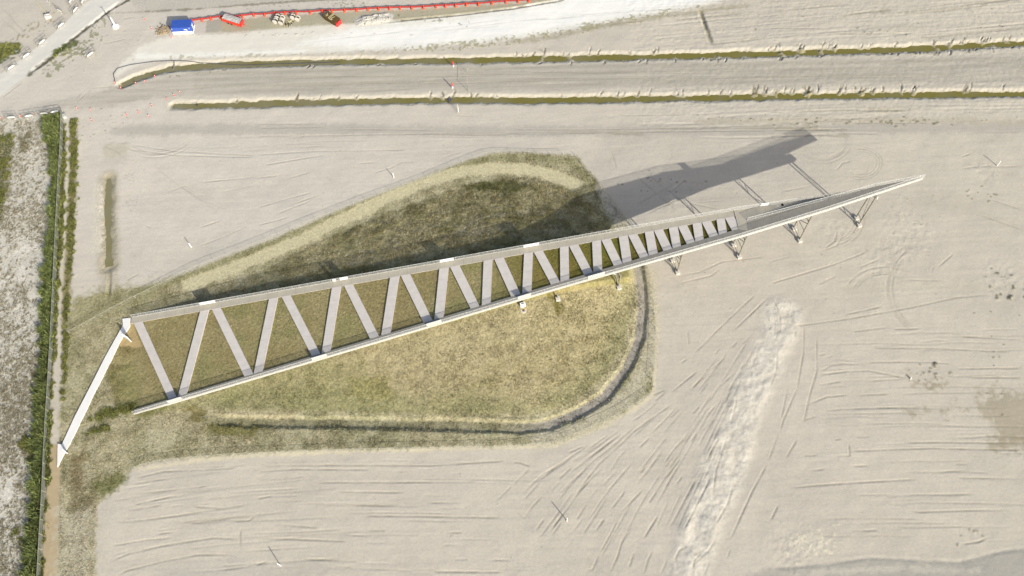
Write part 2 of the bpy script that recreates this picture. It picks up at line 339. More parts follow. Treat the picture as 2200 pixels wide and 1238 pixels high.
# --- ditches
def ditch(pts, wt, depth, slope, wl, bk=C(206, 199, 183), **k):
    P = GL(pts); W, d, al, L = dline(P, wt/2+slope+3); dn = d+0.36*NZ2[W]+0.16*NZ1[W]
    pr = sst(wt/2+slope, wt/2-0.4, dn)
    HT[W] = HT[W]*(1-pr)-depth*pr
    paint(W, sst(wt/2+slope+1.5, wt/2+slope*.4, dn)*0.8, bk, **k)
    paint(W, sst(wt/2+0.9, wt/2-0.1, dn)*0.95, C(158, 150, 118), fleck=0.1, bump=0.1)
    return P
d1 = [(262, 182), (285, 170), (330, 155), (375, 145), (440, 140), (500, 137), (620, 133), (750, 131), (960, 129), (1200, 124), (1350, 121), (1500, 118), (1650, 114), (1800, 109), (1900, 106), (2000, 102), (2100, 96), (2290, 88)]
d2 = [(372, 227), (450, 225), (560, 222), (760, 216), (900, 214), (1000, 213), (1150, 214), (1300, 212), (1500, 209), (1650, 206), (1800, 204), (1950, 202), (2290, 200)]
d3 = [(233, 384), (232, 420), (232, 470), (232, 520), (233, 572)]
WL = -0.44
P1 = ditch(d1, 1.2, 0.66, 1.7, WL); P2 = ditch(d2, 1.3, 0.66, 1.6, WL); P3 = ditch(d3, 1.1, 0.45, 1.9, WL, bk=C(172, 163, 138), fleck=0.3, bump=0.5)
W, d = groove(GL([(233, 570), (235, 600), (232, 650)]), 0.55, 0.7, 0.2); band([(233, 572), (235, 600), (232, 650)], 1.2, C(140, 132, 98), 0.6, 0.3, 0.9)
poly([(215, 560), (248, 560), (262, 640), (225, 660), (205, 640)], C(196, 186, 165), 2, 1, 0.7, fleck=0.35, bump=0.7)
band([(210, 400), (212, 470), (208, 540)], 2.2, C(224, 216, 198), 1.5, 0.8, 0.8, fleck=0.3, bump=0.9)
poly([(222, 310), (270, 308), (272, 335), (225, 345)], C(196, 188, 168), 2, 0.8, 0.7)
# spill marks in ditches and gullies on the banks
def gullies(D, side, x0, x1, n, seed, ln):
    r = np.random.RandomState(seed); X = [p[0] for p in D]; Y = [p[1] for p in D]
    for k in range(n):
        x = r.uniform(x0, x1); y = np.interp(x, X, Y); L = r.uniform(.5, 1.15)*ln*r.choice([.5, 1, 1])
        pts = [(x, y+side*6), (x+r.uniform(-2, 3), y+side*(6+L*.4)), (x+r.uniform(-1, 6)*side*-1, y+side*(6+L))]
        p = GL([(x, y+side*2.5)]*2); p[1] += .05; W, d, al, L_ = dline(p, 1.6)
        if d.size: q_ = r.uniform(.05, .26); HT[W] += q_*sst(1.3, .1, d+.4*NZ1[W])
        w_ = r.uniform(.22, .42); groove(GL(pts), r.uniform(.2, .5), w_, .15); band(pts, w_*.9, C(118, 110, 88), .3, .15, r.uniform(.45, .9))
        if r.rand() < .4:
            p2 = [pts[1], (pts[1][0]+r.uniform(3, 9)*r.choice([-1, 1]), pts[1][1]+side*L*.5)]
            groove(GL(p2), .18, .22, .1); band(p2, .22, C(125, 118, 96), .25, .1, .6)
gullies(d1, 1, 1080, 2190, 34, 1, 12); gullies(d2, -1, 1500, 2190, 42, 2, 17); gullies(d2, -1, 440, 1500, 22, 3, 14); gullies(d1, -1, 1100, 2190, 40, 4, 14); gullies(d1, 1, 560, 1080, 8, 5, 9)
fleckband([(270, 188), (330, 172), (400, 160), (480, 150), (560, 142)], .9, C(140, 125, 100), .5, 41)
fleckband([(1650, 122), (1900, 115), (2200, 100)], 1.2, C(110, 106, 90), .45, 43)
groove(GL([(1501, 18), (1515, 55), (1531, 100)]), 0.9, 0.8, 0.2); band([(1500, 14), (1515, 55), (1526, 84)], 1.3, C(160, 154, 132), .8, .4, .8)
# --- reedy strips and weedy ground on the left
poly([(-60, 250), (60, 248), (112, 250), (112, 300), (100, 640), (85, 860), (60, 1150), (45, 1270), (-60, 1270)], C(215, 210, 196), 2, 1.0, 1.0, fleck=0.25, bump=0.8)
W = win(GL([(-60, 250), (120, 1260), (-60, 1260), (120, 250)]), 2)
LM = np.zeros((NY, NX), np.float32); Wp, dd, mm = poly([(-60, 255), (112, 255), (108, 300), (98, 640), (82, 860), (58, 1150), (42, 1270), (-60, 1270)], C(215, 210, 196), 3, 1, 0.0); LM[Wp] = mm*0
LM[Wp] = sst(-1.5, 1.5, dd+NZ2[Wp])
n = 0.55*fbm(1.1, 51, 3, gain=0.8)+0.75*np.random.RandomState(12).uniform(-1, 1, (NY, NX)); patch = fbm(11, 52, 3)
wmask = LM*sst(0.0, 0.45, n+0.5*patch-0.05)
paint(np.s_[:, :], wmask*0.8, C(134, 129, 98), fleck=0.5, bump=0.9); HT += 0.10*wmask*(0.6+0.4*NZF)
paint(np.s_[:, :], LM*sst(0.75, 1.1, n+0.5*vn(4, 4, 77)-0.2*patch)*0.85, C(114, 110, 78)); 
paint(np.s_[:, :], LM*sst(0.45, .9, fbm(2.2, 55, 3)-0.4*patch)*0.7, C(234, 228, 216))
def green(pts, col=C(112, 118, 58), **k): return poly(pts, col, 1.4, 1.0, 0.9, fleck=0.6, bump=1.0, **k)
green([(-40, 290), (20, 285), (34, 310), (22, 350), (12, 420), (6, 470), (-40, 520)], C(92, 98, 52)); green([(-40, 95), (22, 92), (48, 95), (42, 110), (0, 140), (-40, 160)], C(88, 98, 45))
green([(35, 300), (60, 288), (62, 320), (45, 330)], C(120, 118, 88))
for p in ([(95, 253), (131, 243), (127, 400), (118, 560), (113, 700), (105, 800), (100, 960), (88, 1130), (80, 1260), (44, 1260), (60, 1120), (72, 1000), (76, 860), (88, 720), (95, 600), (108, 480), (110, 330)],
          [(136, 258), (142, 300), (139, 400), (131, 560), (124, 640), (118, 760), (108, 880), (107, 1000), (96, 1130), (90, 1260), (86, 1260), (92, 1130), (98, 1000), (102, 860), (112, 720), (120, 560), (130, 380), (132, 258)]):
    poly(p, C(70, 76, 36), 0.8, 0.3, 1.0, fleck=0.6, bump=1.0)
poly([(152, 255), (165, 255), (164, 400), (158, 520), (150, 640), (143, 760), (137, 862), (131, 862), (133, 760), (136, 640), (142, 520), (147, 400)], C(104, 100, 48), 0.8, 0.5, 0.95, fleck=0.6, bump=1.0)
band([(158, 262), (154, 400), (148, 540), (138, 700)], 1.6, C(150, 140, 98), 1.2, 0.8, 0.6, fleck=0.5, bump=0.8)
band([(150, 330), (144, 420), (134, 560), (130, 640)], 0.5, C(214, 206, 180), .4, .2, .8)
for p in ([(40, 960), (55, 935), (72, 950), (72, 985), (55, 1000)], [(30, 1160), (38, 1110), (48, 1110), (48, 1150), (75, 1120), (60, 1200), (45, 1170)], [(75, 800), (60, 820), (70, 835)]): green(p, C(92, 96, 40))
fleckband([(110, 150), (150, 118), (200, 90), (215, 50)], 3.0, C(112, 118, 62), 0.0, 61); fleckband([(30, 95), (70, 65), (100, 45), (120, 30)], 3.5, C(150, 142, 100), 0.25, 63)
band([(120, 112), (140, 100), (160, 92)], 2.2, C(90, 100, 45), 1, .6, .85, fleck=.5, bump=1)
# --- foot track, bottom left
poly([(107, 955), (127, 955), (126, 1000), (122, 1100), (119, 1260), (91, 1260), (96, 1130), (103, 1020)], C(192, 172, 138), 0.5, 0.12, 1.0, fleck=0.06, bump=0.05, cat=5)
band([(286, 889), (235, 903), (172, 924), (158, 935)], 1.7, C(180, 172, 152), 0.4, 0.12, 1.0, fleck=0.05, bump=0.05, cat=5)
# --- grass land around the mound
GP = [(165, 640), (245, 625), (330, 615), (400, 588), (500, 548), (600, 510), (700, 465), (800, 424), (900, 386), (1000, 347), (1060, 330), (1130, 328), (1240, 336), (1262, 365), (1300, 415), (1345, 472), (1380, 560), (1402, 610), (1408, 700), (1400, 840), (1376, 862), (1330, 895), (1290, 918), (1200, 953), (1100, 960), (850, 964), (700, 968), (600, 973), (480, 978), (400, 985), (330, 992), (285, 1008), (240, 1055), (210, 1085), (206, 1180), (206, 1270), (119, 1270), (122, 1100), (127, 950), (130, 860), (140, 700)]
GW, gd, gm = poly(GP, C(182, 174, 141), 1.4, 0.4, 1.0, fleck=0.42, bump=0.75, cat=4)
VEG = np.zeros((NY, NX), np.float32); VEG[GW] = gm
COL *= (1+VEG*0.22*NZF)[..., None]
gn = fbm(9, 71, 4); gn2 = fbm(2.5, 74, 4, gain=.6)
paint(np.s_[:, :], VEG*sst(-0.3, 0.6, gn)*0.55, C(156, 155, 118)); paint(np.s_[:, :], VEG*sst(0.1, 0.8, gn2)*0.45, C(148, 142, 106)); paint(np.s_[:, :], VEG*sst(0.15, 0.8, -gn2+.3*gn)*0.5, C(204, 196, 166))
band([(300, 628), (400, 594), (500, 556), (600, 519), (700, 474), (800, 433), (900, 394), (1000, 355), (1060, 340), (1130, 338), (1230, 348), (1262, 385), (1290, 420)], 2.6, C(158, 155, 114), 1.4, 0.6, 0.6, fleck=0.5, bump=0.8)
poly([(108, 955), (129, 955), (128, 1000), (126, 1100), (123, 1260), (91, 1260), (96, 1130), (103, 1020)], C(190, 172, 140), 0.5, 0.12, 1.0, fleck=0.06, bump=0.05, cat=5)
VEG[:, :] *= (CAT != 5)
# mown pale band round the foot of the mound
band([(405, 612), (470, 590), (560, 553), (640, 520), (740, 470), (820, 432), (900, 398), (980, 372), (1060, 362), (1130, 364), (1190, 378), (1235, 396)], 4.0, C(209, 200, 164), 1.0, 0.5, 1.0, fleck=0.25, bump=0.3); TANB = [(405, 612), (470, 590), (560, 553), (640, 520), (740, 470), (820, 432), (900, 398), (980, 372), (1060, 362), (1130, 364), (1190, 378), (1235, 396)]
band([(620, 895), (480, 890), (420, 905), (350, 905)], 3, C(190, 180, 148), 3, 1, .6)
band([(300, 1010), (420, 990), (600, 975), (900, 966), (1200, 957), (1330, 900), (1402, 850), (1412, 700), (1400, 600)], 0.9, C(226, 216, 186), .8, .4, .8)
# mound heights
No_px = lambda x: 682-0.1778*(x-283)
NO = np.array([D(283, 682)[:2], D(1577, 452)[:2]])
SO = np.array([D(287, 889)[:2], D(1204, 617)[:2], D(1591, 507)[:2], D(1780, 449)[:2], D(1985, 381)[:2]])
def yNO(x): return NO[0][1]+(np.asarray(x)-NO[0][0])*(NO[1][1]-NO[0][1])/(NO[1][0]-NO[0][0])
def ySO(x): return np.interp(x, SO[:, 0], SO[:, 1])
FOOT = GL([(262, 690), (330, 668), (415, 640), (480, 618), (560, 584), (700, 513), (800, 470), (900, 433), (1000, 398), (1080, 382), (1150, 385), (1215, 402), (1262, 430), (1300, 462), (1340, 520), (1362, 590), (1362, 680), (1348, 740), (1308, 808), (1240, 868), (1170, 895), (1000, 900), (700, 892), (430, 885), (360, 892), (290, 905), (240, 870), (215, 790)])
W, df = sdf(FOOT, 2); x = XX[W]; y = YY[W]
core = np.array([(NO[0][0]+0.3, NO[0][1]-1.2), (30, yNO(30)-1.2), (30, float(ySO(30))+1.2), (SO[0][0]+0.3, SO[0][1]+1.2)])
W2, dc0 = sdf(core, 60)
dcore = np.full((NY, NX), 80, np.float32); dcore[W2] = np.maximum(-dc0, 0); dc = dcore[W]
t = np.clip(df, 0, None)/(np.clip(df, 0, None)+dc+1e-3)
HC = np.clip(fz(x, y)-0.62+0.25*sst(-84, -91, x), 0, 99)*sst(46, -2, x-0.0)      # ridge fades where the deck leaves the mound
drop = np.where(dc > 0, 1-0.13*sst(0, 1.0, dc), 1)
mz = HC*(t**1.05)*drop*(df > 0)
HT[W] = HT[W]*(1-sst(0, 2, df))+mz+sst(0, 2, df)*(0.10*NZ2[W]+0.05*NZ1[W])*(dc > 0)
# vegetation tones on the mound
MW = W
dk = sst(-.3, 1.2, df+.5*NZ2[MW])*(y > yNO(x)); dk = dk*sst(-95, -40, x)*(1-.55*sst(15, 42, x))
paint(MW, dk*0.85, C(180, 169, 126), fleck=0.6, bump=0.9)
paint(MW, dk*sst(0.0, .7, NZ2[MW]+.5*gn[MW])*0.6, C(128, 124, 80))
paint(MW, dk*sst(0.05, .7, fbm(1.6, 81, 4, ax=2.2, gain=.7)[MW])*0.65, C(188, 178, 148)); paint(MW, dk*sst(0.1, .7, fbm(1.3, 85, 3, gain=.7)[MW])*0.5, C(124, 114, 72)); HT[MW] += dk*.10*fbm(1.3, 85, 3, gain=.7)[MW]
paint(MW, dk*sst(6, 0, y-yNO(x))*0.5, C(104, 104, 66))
dS = sst(0, 2, df)*(y < ySO(np.clip(x, SO[0][0], 104)))*(x > -90)
paint(MW, dS*0.8, C(170, 159, 121), fleck=0.5, bump=0.8)
paint(MW, dS*sst(-.1, .9, fbm(1.6, 87, 4, gain=.7)[MW]+.4*gn2[MW]+.4*gn[MW])*0.38, C(152, 142, 98)); paint(MW, dS*sst(.3, .9, gn[MW])*0.35, C(146, 145, 98)); paint(MW, dS*sst(.2, .9, fbm(2.4, 187, 4, gain=.65)[MW]-.2*gn[MW])*.3, C(200, 188, 150))
paint(MW, dS*sst(9, 1, df)*.6, C(150, 150, 110)); paint(MW, dS*sst(.1, .8, NZ3[MW]+.4*gn[MW])*.45, C(142, 142, 98)); paint(MW, dS*sst(.2, .8, -NZ3[MW]+.3*gn2[MW])*.35, C(192, 180, 144))
mid = sst(0, 2, df)*(y < yNO(x))*(y > ySO(np.clip(x, SO[0][0], 104)))
paint(MW, mid*0.8, C(158, 146, 100), fleck=0.4, bump=0.6)
paint(MW, mid*sst(-0.2, .6, gn[MW])*0.6, C(150, 137, 94)); paint(MW, mid*sst(0, .7, -gn[MW]+.5*NZ2[MW])*.5, C(136, 136, 86))
GRN = [([(180, 905), (235, 880), (290, 868), (285, 885), (200, 905)], C(84, 98, 30)), ([(182, 930), (232, 912), (235, 925), (185, 935)], C(88, 100, 36)), ([(400, 870), (450, 885), (440, 905), (410, 900)], C(118, 108, 50)), ([(1175, 655), (1205, 655), (1208, 690), (1195, 690)], C(104, 98, 36)),
       ([(750, 820), (840, 815), (840, 860), (770, 865)], C(152, 147, 98)), ([(200, 1035), (260, 1015), (280, 1025), (225, 1070), (205, 1060)], C(120, 122, 72)), ([(440, 905), (560, 905), (550, 940), (450, 935)], C(130, 126, 66)),
       ([(1000, 400), (1100, 385), (1140, 410), (1080, 420)], C(96, 98, 50)), ([(150, 1000), (182, 960), (182, 1050), (155, 1060)], C(140, 126, 92)), ([(150, 1060), (205, 1060), (200, 1150), (150, 1130)], C(140, 130, 98)),
       ([(290, 890), (360, 870), (350, 885), (300, 900)], C(104, 106, 46))]
for p, c in GRN: poly(p, c, 2.0, 0.9, 0.75, fleck=0.6, bump=1.0)
poly([(150, 640), (230, 620), (330, 615), (340, 640), (250, 680), (150, 720)], C(160, 156, 116), 5, 2, .6, fleck=.5, bump=.9)
poly([(122, 1100), (206, 1100), (206, 1270), (119, 1270)], C(200, 192, 168), 4, 2, 0.8)
poly([(255, 745), (262, 700), (284, 690), (305, 745), (290, 748)], C(190, 168, 122), 0.5, 0.15, 1.0, fleck=0.06, bump=0.05, cat=5)
# dry trench round the south and east foot
tp = [(438, 902), (520, 906), (700, 909), (1000, 914), (1120, 918), (1180, 912), (1240, 888), (1300, 850), (1345, 792), (1372, 730), (1380, 660), (1376, 600), (1368, 560)]
P = GL(tp); W, d, al, L = dline(P, 5); dn = d+.22*NZ2[W]+.1*NZ1[W]
HT[W] -= 0.6*sst(1.9, 0.8, dn)*sst(0, 6, al); paint(W, sst(1.6, .8, dn)*.6, C(150, 146, 116), fleck=.4, bump=.6)
paint(W, sst(1.25, .85, dn)*sst(L*.5, L*.62, al), C(180, 173, 160)*(1+.06*NZ2[W])[..., None] if False else C(180, 173, 160), fleck=.05, bump=.05)
P = GL([(1345, 475), (1310, 430), (1290, 405)]); W, d, al, L = dline(P, 3); paint(W, sst(2.2, .8, d), C(205, 197, 178), fleck=.1, bump=.2)
band([(1340, 500), (1318, 462), (1296, 420)], 2.2, C(214, 206, 186), 1.5, .5, .9, fleck=.3, bump=.5)
band([(1396, 590), (1400, 700), (1394, 790), (1335, 868), (1245, 922), (1160, 942)], 4.0, C(206, 198, 174), 2, .9, .75, fleck=.4, bump=.7)
# --- disturbed sand ridge and rutted areas
hp = [(1680, 680), (1665, 720), (1640, 790), (1600, 870), (1570, 950), (1545, 1040), (1500, 1150), (1470, 1260)]
P = GL(hp); W, d, al, L = dline(P, 9); r_ = fbm(1.5, 91, 4, gain=.7)[W]; mk = sst(6.2, 2.6, d+1.2*NZ3[W])
HT[W] += mk*(0.07*r_+0.15*NZ2[W]+0.18); paint(W, mk*(.5+.45*r_), C(232, 226, 212), bump=.35)
for cx, cy, rr in ((1900, 560, 60), (2150, 600, 55), (1800, 500, 40), (1950, 500, 70), (2120, 370, 40), (1450, 430, 50), (1700, 1180, 60)):
    P = GL([(cx, cy)]*2); P[1] += .01; W, d, al, L = dline(P, rr*.16); mk = sst(rr*.15, rr*.05, d); HT[W] += mk*.05*fbm(1.2, 95, 3, gain=.7)[W]; paint(W, mk*sst(.3, .9, fbm(1.4, 97, 3)[W])*.3, C(226, 218, 200))
fleckband([(1720, 1175), (1790, 1160)], 4, C(228, 220, 196), .3, 93, .7)
poly([(1640, 1222), (1720, 1216), (1850, 1198), (1960, 1204), (2060, 1210), (2160, 1182), (2260, 1170), (2260, 1270), (1600, 1270)], C(176, 172, 162), 2, .5, .85, fleck=.1, bump=.3)
W, d = groove(GL([(1650, 1222), (1780, 1212), (1870, 1198), (1960, 1203), (2060, 1208), (2150, 1185), (2260, 1172)]), .10, .6, .2)
band([(1700, 1236), (1900, 1222), (2100, 1226)], 1.2, C(206, 200, 186), 1.2, .6, .7)
poly([(1590, 1238), (1660, 1215), (1700, 1238)], C(190, 184, 172), 1, .5, .6)
poly([(540, 1225), (640, 1205), (700, 1225), (600, 1245)], C(186, 181, 170), 3, 1, .5); poly([(350, 1225), (520, 1200), (560, 1238), (330, 1260)], C(190, 186, 176), 3, 1, .5)
for p in ([(2105, 862), (2210, 845), (2260, 850), (2260, 965), (2150, 950), (2120, 900)], [(1950, 883), (2010, 878), (2070, 885), (2030, 890), (1955, 889)], [(2040, 882), (2056, 866), (2077, 882)], [(1955, 824), (2030, 824), (2010, 832)],
          [(2100, 838), (2140, 832), (2140, 850), (2110, 842)], [(2120, 950), (2210, 930), (2210, 960), (2140, 965)], [(1940, 802), (1965, 806), (1945, 810)], [(1995, 820), (2010, 822), (2000, 828)]):
    poly(p, C(170, 160, 137), 2.5, 1.6, .72)
band([(1830, 620), (1930, 612), (2080, 616), (2190, 630)], 3, C(200, 192, 174), 3, 1, .4)
for p in ([(1980, 410), (2080, 425), (2200, 452)], [(1950, 430), (2100, 455), (2210, 500)]):
    band(p, 3, C(196, 188, 172), 3, .8, .45)
# --- every rut that can be read off the survey
TR = [
(1100, 928, 3.993, "0,460 155,310|5,640 100,740 180,630 270,540|215,430 375,300|395,415 515,300|385,610 470,490 600,350 680,270|530,560 640,410 740,280 940,100 1040,0|830,355 920,210 990,140|205,845 280,740|350,820 440,690|550,760 640,620|595,900 700,740 825,545|715,850 795,740|845,670 975,500|930,700 1060,560 1140,480|1095,355 1145,300|1170,615 1240,510|1300,275 1380,160 1475,50|1315,405 1455,210|1530,90 1590,0|1410,450 1460,375|1680,215 1780,45|750,1050 870,830 905,750|640,1190 690,1180 745,1050|825,1238 900,1080 940,950 1035,800|1120,930 1200,800 1265,700|1340,840 1420,700 1520,510 1590,380|1465,860 1560,670 1660,480 1710,370|1000,1170 1050,1030|1130,1230 1160,1110 1210,1010|1270,1230 1330,1090|1535,970 1440,1010 1400,1080 1420,1180|1860,945 1950,750 2060,510 2196,260|1740,810 1850,610 1900,450|1720,550 1750,330 1850,30|1845,1080 1875,1000|1550,1190 1560,1110 1630,1030|480,180 620,120|0,260 60,262 165,300|1550,1150 1700,1000 1760,900|1640,1238 1700,1100"),
(1650, 928, 3.993, "700,165 1100,150 1400,140 1900,150 2196,155|690,80 700,205 560,208|340,335 500,318|720,295 870,290|175,480 400,460 760,435 1300,405|1600,395 2196,402|980,560 1300,538 1780,535|1220,690 1700,675 2080,670|1640,965 1800,945 1890,905|0,260 60,90 90,0|20,765 90,620|750,45 880,40|1600,275 1720,277|250,60 170,200 150,230|570,70 630,60|300,205 430,200|700,848 960,845"),
(1650, 620, 3.993, "210,325 700,260 1250,160 1600,80 1900,50|235,360 230,420|310,310 300,560 250,850 130,1130 100,1238|415,400 415,720 360,900 300,1170|1060,350 1320,345|1640,410 2190,440|880,510 1500,515 2080,545|420,745 680,710 860,705 1200,770|440,720 540,660 670,645|420,830 640,795|800,800 1000,785 1200,775|820,635 1180,630 1400,632 1600,650|330,1000 500,930 710,910|750,915 1050,905|470,1055 620,1035 1000,1025 1510,1030|300,1130 420,1095|170,840 110,1130|80,520 70,700 10,870|430,570 490,560|500,590 560,575|640,230 1000,150|700,375 1050,330|1600,690 2196,680|1700,762 2196,765"),
(1100, 620, 3.993, "1360,895 1600,700|1550,570 1850,270 2100,40|1890,370 2100,170 2196,70|1540,860 1660,740|1700,705 1840,580|1760,860 1930,700|1590,1238 1680,1080 1780,970|1350,1115 1440,1025|1030,1238 1200,1110 1380,990|1880,510 1935,450|1970,480 2050,400|1740,565 1785,510|1670,1200 1740,1090|1820,990 1870,880|1540,1080 1610,1010|1500,350 1520,490|1200,920 1320,865|1450,640 1500,600|1870,1180 1930,940|1960,690 1990,640|2040,700 2110,540"),
(1650, 310, 3.993, "0,1200 520,1045 860,920|780,1060 960,985|420,1210 600,1120|450,920 590,870 660,740|1450,1060 1600,930|1640,215 1800,190 2180,190|1830,185 1950,175|1900,470 2196,570|1800,600 2196,740|480,900 570,830 600,730|1400,1090 1420,1050|1650,110 1740,80|0,1010 200,960|580,230 640,160 720,140|760,260 840,240 850,180|100,410 400,350|1150,1165 1500,1170"),
(550, 928, 3.993, "920,720 1470,725 2110,737|40,295 250,285 1500,290 2160,250|1460,608 1760,605|60,915 310,920 800,940|150,790 560,825|960,848 1120,846|2045,605 2196,460|1200,1190 1380,1192|1490,1200 2140,1205|2010,1100 2190,1102|0,575 150,545|0,1020 230,1005|830,628 1400,640|700,515 1300,520|500,435 1900,430|1680,1093 1830,1095|0,345 300,320 1000,325|1640,865 1770,862|1600,970 1750,972|0,1140 95,1112|670,1155 830,1160|380,1090 900,1115"),
(0, 928, 3.993, "1130,630 1450,560 1640,535|1000,780 1300,750 1900,660 2160,620|950,980 1250,930 1510,905|940,1115 1100,1045 1430,970 1830,910 2050,920|1000,1238 1090,1190 1400,1110 1700,1055 2050,1055|1340,880 1510,855|1600,1200 1850,1190 2196,1150|1080,680 1400,625|1650,640 1930,655|1150,400 1400,340 2050,310|2070,1030 2060,900 2070,820|1990,770 2140,760 2196,710|1200,530 1800,465|1600,790 2000,740"),
(0, 310, 3.993, "1420,415 1610,350|1700,720 1900,650|1670,885 1900,800 2130,700|1080,1170 1200,1105|1100,0 1500,60 2190,95|1080,40 1500,95 2190,110|1120,10 1250,60|1700,330 2190,280|850,0 1000,60 1100,150|1860,420 2190,350|1250,700 1300,720"),
(550, 310, 3.993, "0,550 250,470 500,410|250,300 480,235|0,290 250,260|1150,205 1250,155 1380,150|880,165 1040,155|150,610 500,470|300,520 560,430|1550,130 1780,60|0,90 500,60 1300,50|60,180 600,90|1000,250 1200,190|0,700 300,620"),
(550, 0, 3.993, "0,1165 400,1165 1400,1150 2190,1155|0,1065 500,1060|420,1140 390,1180 270,1180|0,1100 600,1090|700,1110 1500,1115|1700,990 1890,995"),
(1100, 0, 3.993, "0,1155 800,1135 2190,1120|0,1110 500,1115 2190,1080|900,990 1500,985|200,870 500,885|600,860 900,890"),
(1650, 0, 3.993, "700,1052 1400,1055|0,1120 700,1105|0,960 200,965|560,290 750,290 1250,290|1300,300 1450,285|0,240 470,245|1170,90 1560,35 2100,0"),
(1100, 310, 3.993, "1010,220 1400,560|1110,215 1500,520|1330,440 1500,290|1060,520 1400,330|1150,600 1420,470|850,40 900,220|1330,1150 1600,1100 1800,1010 2196,960|1400,1200 1700,1130 1800,1060|1180,560 1400,500|1500,500 1800,560|1560,500 1850,480"),
(0, 0, 3.993, "0,850 200,700|640,900 780,760 1000,740|0,640 60,570|0,150 180,300|60,120 260,330|0,60 120,160|1040,170 1060,160 1170,145|780,760 760,800|0,400 200,270 250,220|600,620 700,560|860,380 1100,330"),
]
rr = np.random.RandomState(9)
def rut(pts, k, crease_shade=.5, **kw):
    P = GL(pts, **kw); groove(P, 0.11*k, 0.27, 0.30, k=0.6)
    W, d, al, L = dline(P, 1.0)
    if d.size: paint(W, sst(.30, .06, d)*crease_shade*np.clip(.65+.6*NZ2[W], 0, 1)*sst(0, min(2, L*.2), al)*sst(0, min(2, L*.2), L-al), C(160, 152, 134))  # thin dark line along the crease: shade of the step painted into the sand
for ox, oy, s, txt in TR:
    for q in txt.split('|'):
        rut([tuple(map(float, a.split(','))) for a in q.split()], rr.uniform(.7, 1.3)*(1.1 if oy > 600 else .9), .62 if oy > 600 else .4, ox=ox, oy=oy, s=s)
FA = [(1060, 1120), (1180, 1000), (1330, 920), (1440, 862)]; FB = [(1440, 1250), (1490, 1090), (1560, 930), (1640, 740), (1690, 640)]
FA = np.array([[1060, 1130], [1150, 1030], [1260, 960], [1380, 880], [1470, 800]], float); FB = np.array([[1420, 1245], [1480, 1100], [1550, 950], [1600, 830], [1665, 700]], float)
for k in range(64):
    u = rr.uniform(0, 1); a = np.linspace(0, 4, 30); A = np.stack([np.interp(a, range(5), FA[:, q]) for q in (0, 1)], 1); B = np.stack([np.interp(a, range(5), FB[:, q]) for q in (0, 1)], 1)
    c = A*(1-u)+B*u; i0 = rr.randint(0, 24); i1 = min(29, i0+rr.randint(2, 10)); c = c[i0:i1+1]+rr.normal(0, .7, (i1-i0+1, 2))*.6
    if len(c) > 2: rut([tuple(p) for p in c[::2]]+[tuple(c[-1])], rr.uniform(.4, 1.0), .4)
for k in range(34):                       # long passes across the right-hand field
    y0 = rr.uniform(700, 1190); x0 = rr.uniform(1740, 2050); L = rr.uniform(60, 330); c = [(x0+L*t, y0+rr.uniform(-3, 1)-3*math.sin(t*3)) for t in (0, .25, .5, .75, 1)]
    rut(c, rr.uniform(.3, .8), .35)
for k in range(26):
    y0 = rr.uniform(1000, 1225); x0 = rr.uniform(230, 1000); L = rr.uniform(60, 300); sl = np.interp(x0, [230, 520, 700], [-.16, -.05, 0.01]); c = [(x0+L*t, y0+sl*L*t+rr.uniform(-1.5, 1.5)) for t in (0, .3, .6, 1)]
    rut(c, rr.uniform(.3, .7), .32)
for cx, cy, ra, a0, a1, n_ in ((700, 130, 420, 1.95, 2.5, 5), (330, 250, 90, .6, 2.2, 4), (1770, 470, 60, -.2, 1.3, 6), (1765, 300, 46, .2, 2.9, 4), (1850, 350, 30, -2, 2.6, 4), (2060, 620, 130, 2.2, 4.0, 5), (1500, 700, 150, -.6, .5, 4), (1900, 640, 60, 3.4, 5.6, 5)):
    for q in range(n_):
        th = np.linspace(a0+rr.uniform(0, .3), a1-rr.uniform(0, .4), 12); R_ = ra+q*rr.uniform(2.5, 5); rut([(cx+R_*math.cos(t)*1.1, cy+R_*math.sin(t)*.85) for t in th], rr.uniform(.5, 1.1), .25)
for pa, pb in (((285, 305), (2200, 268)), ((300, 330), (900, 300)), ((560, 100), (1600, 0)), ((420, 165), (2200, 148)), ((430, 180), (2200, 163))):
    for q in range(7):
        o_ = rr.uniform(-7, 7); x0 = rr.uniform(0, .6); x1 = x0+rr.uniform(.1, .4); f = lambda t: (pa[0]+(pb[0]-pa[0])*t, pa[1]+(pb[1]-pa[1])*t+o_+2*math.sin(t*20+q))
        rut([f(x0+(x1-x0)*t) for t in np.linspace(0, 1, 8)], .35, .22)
# fine parallel rake marks, lower left and middle
for k in range(60):
    r = np.random.RandomState(700+k); xx = r.uniform(230, 1080) if k < 36 else r.uniform(1750, 2150); yy = r.uniform(985, 1232) if k < 36 else r.uniform(700, 1190); L = r.uniform(25, 160)
    sl = np.interp(xx, [230, 520, 700], [-.16, -.05, 0.01]) if k < 36 else -0.02
    groove(GL([(xx, yy), (xx+L*.5, yy+sl*L*.5), (xx+L, yy+sl*L)]), r.uniform(.03, .08), .25, .6)
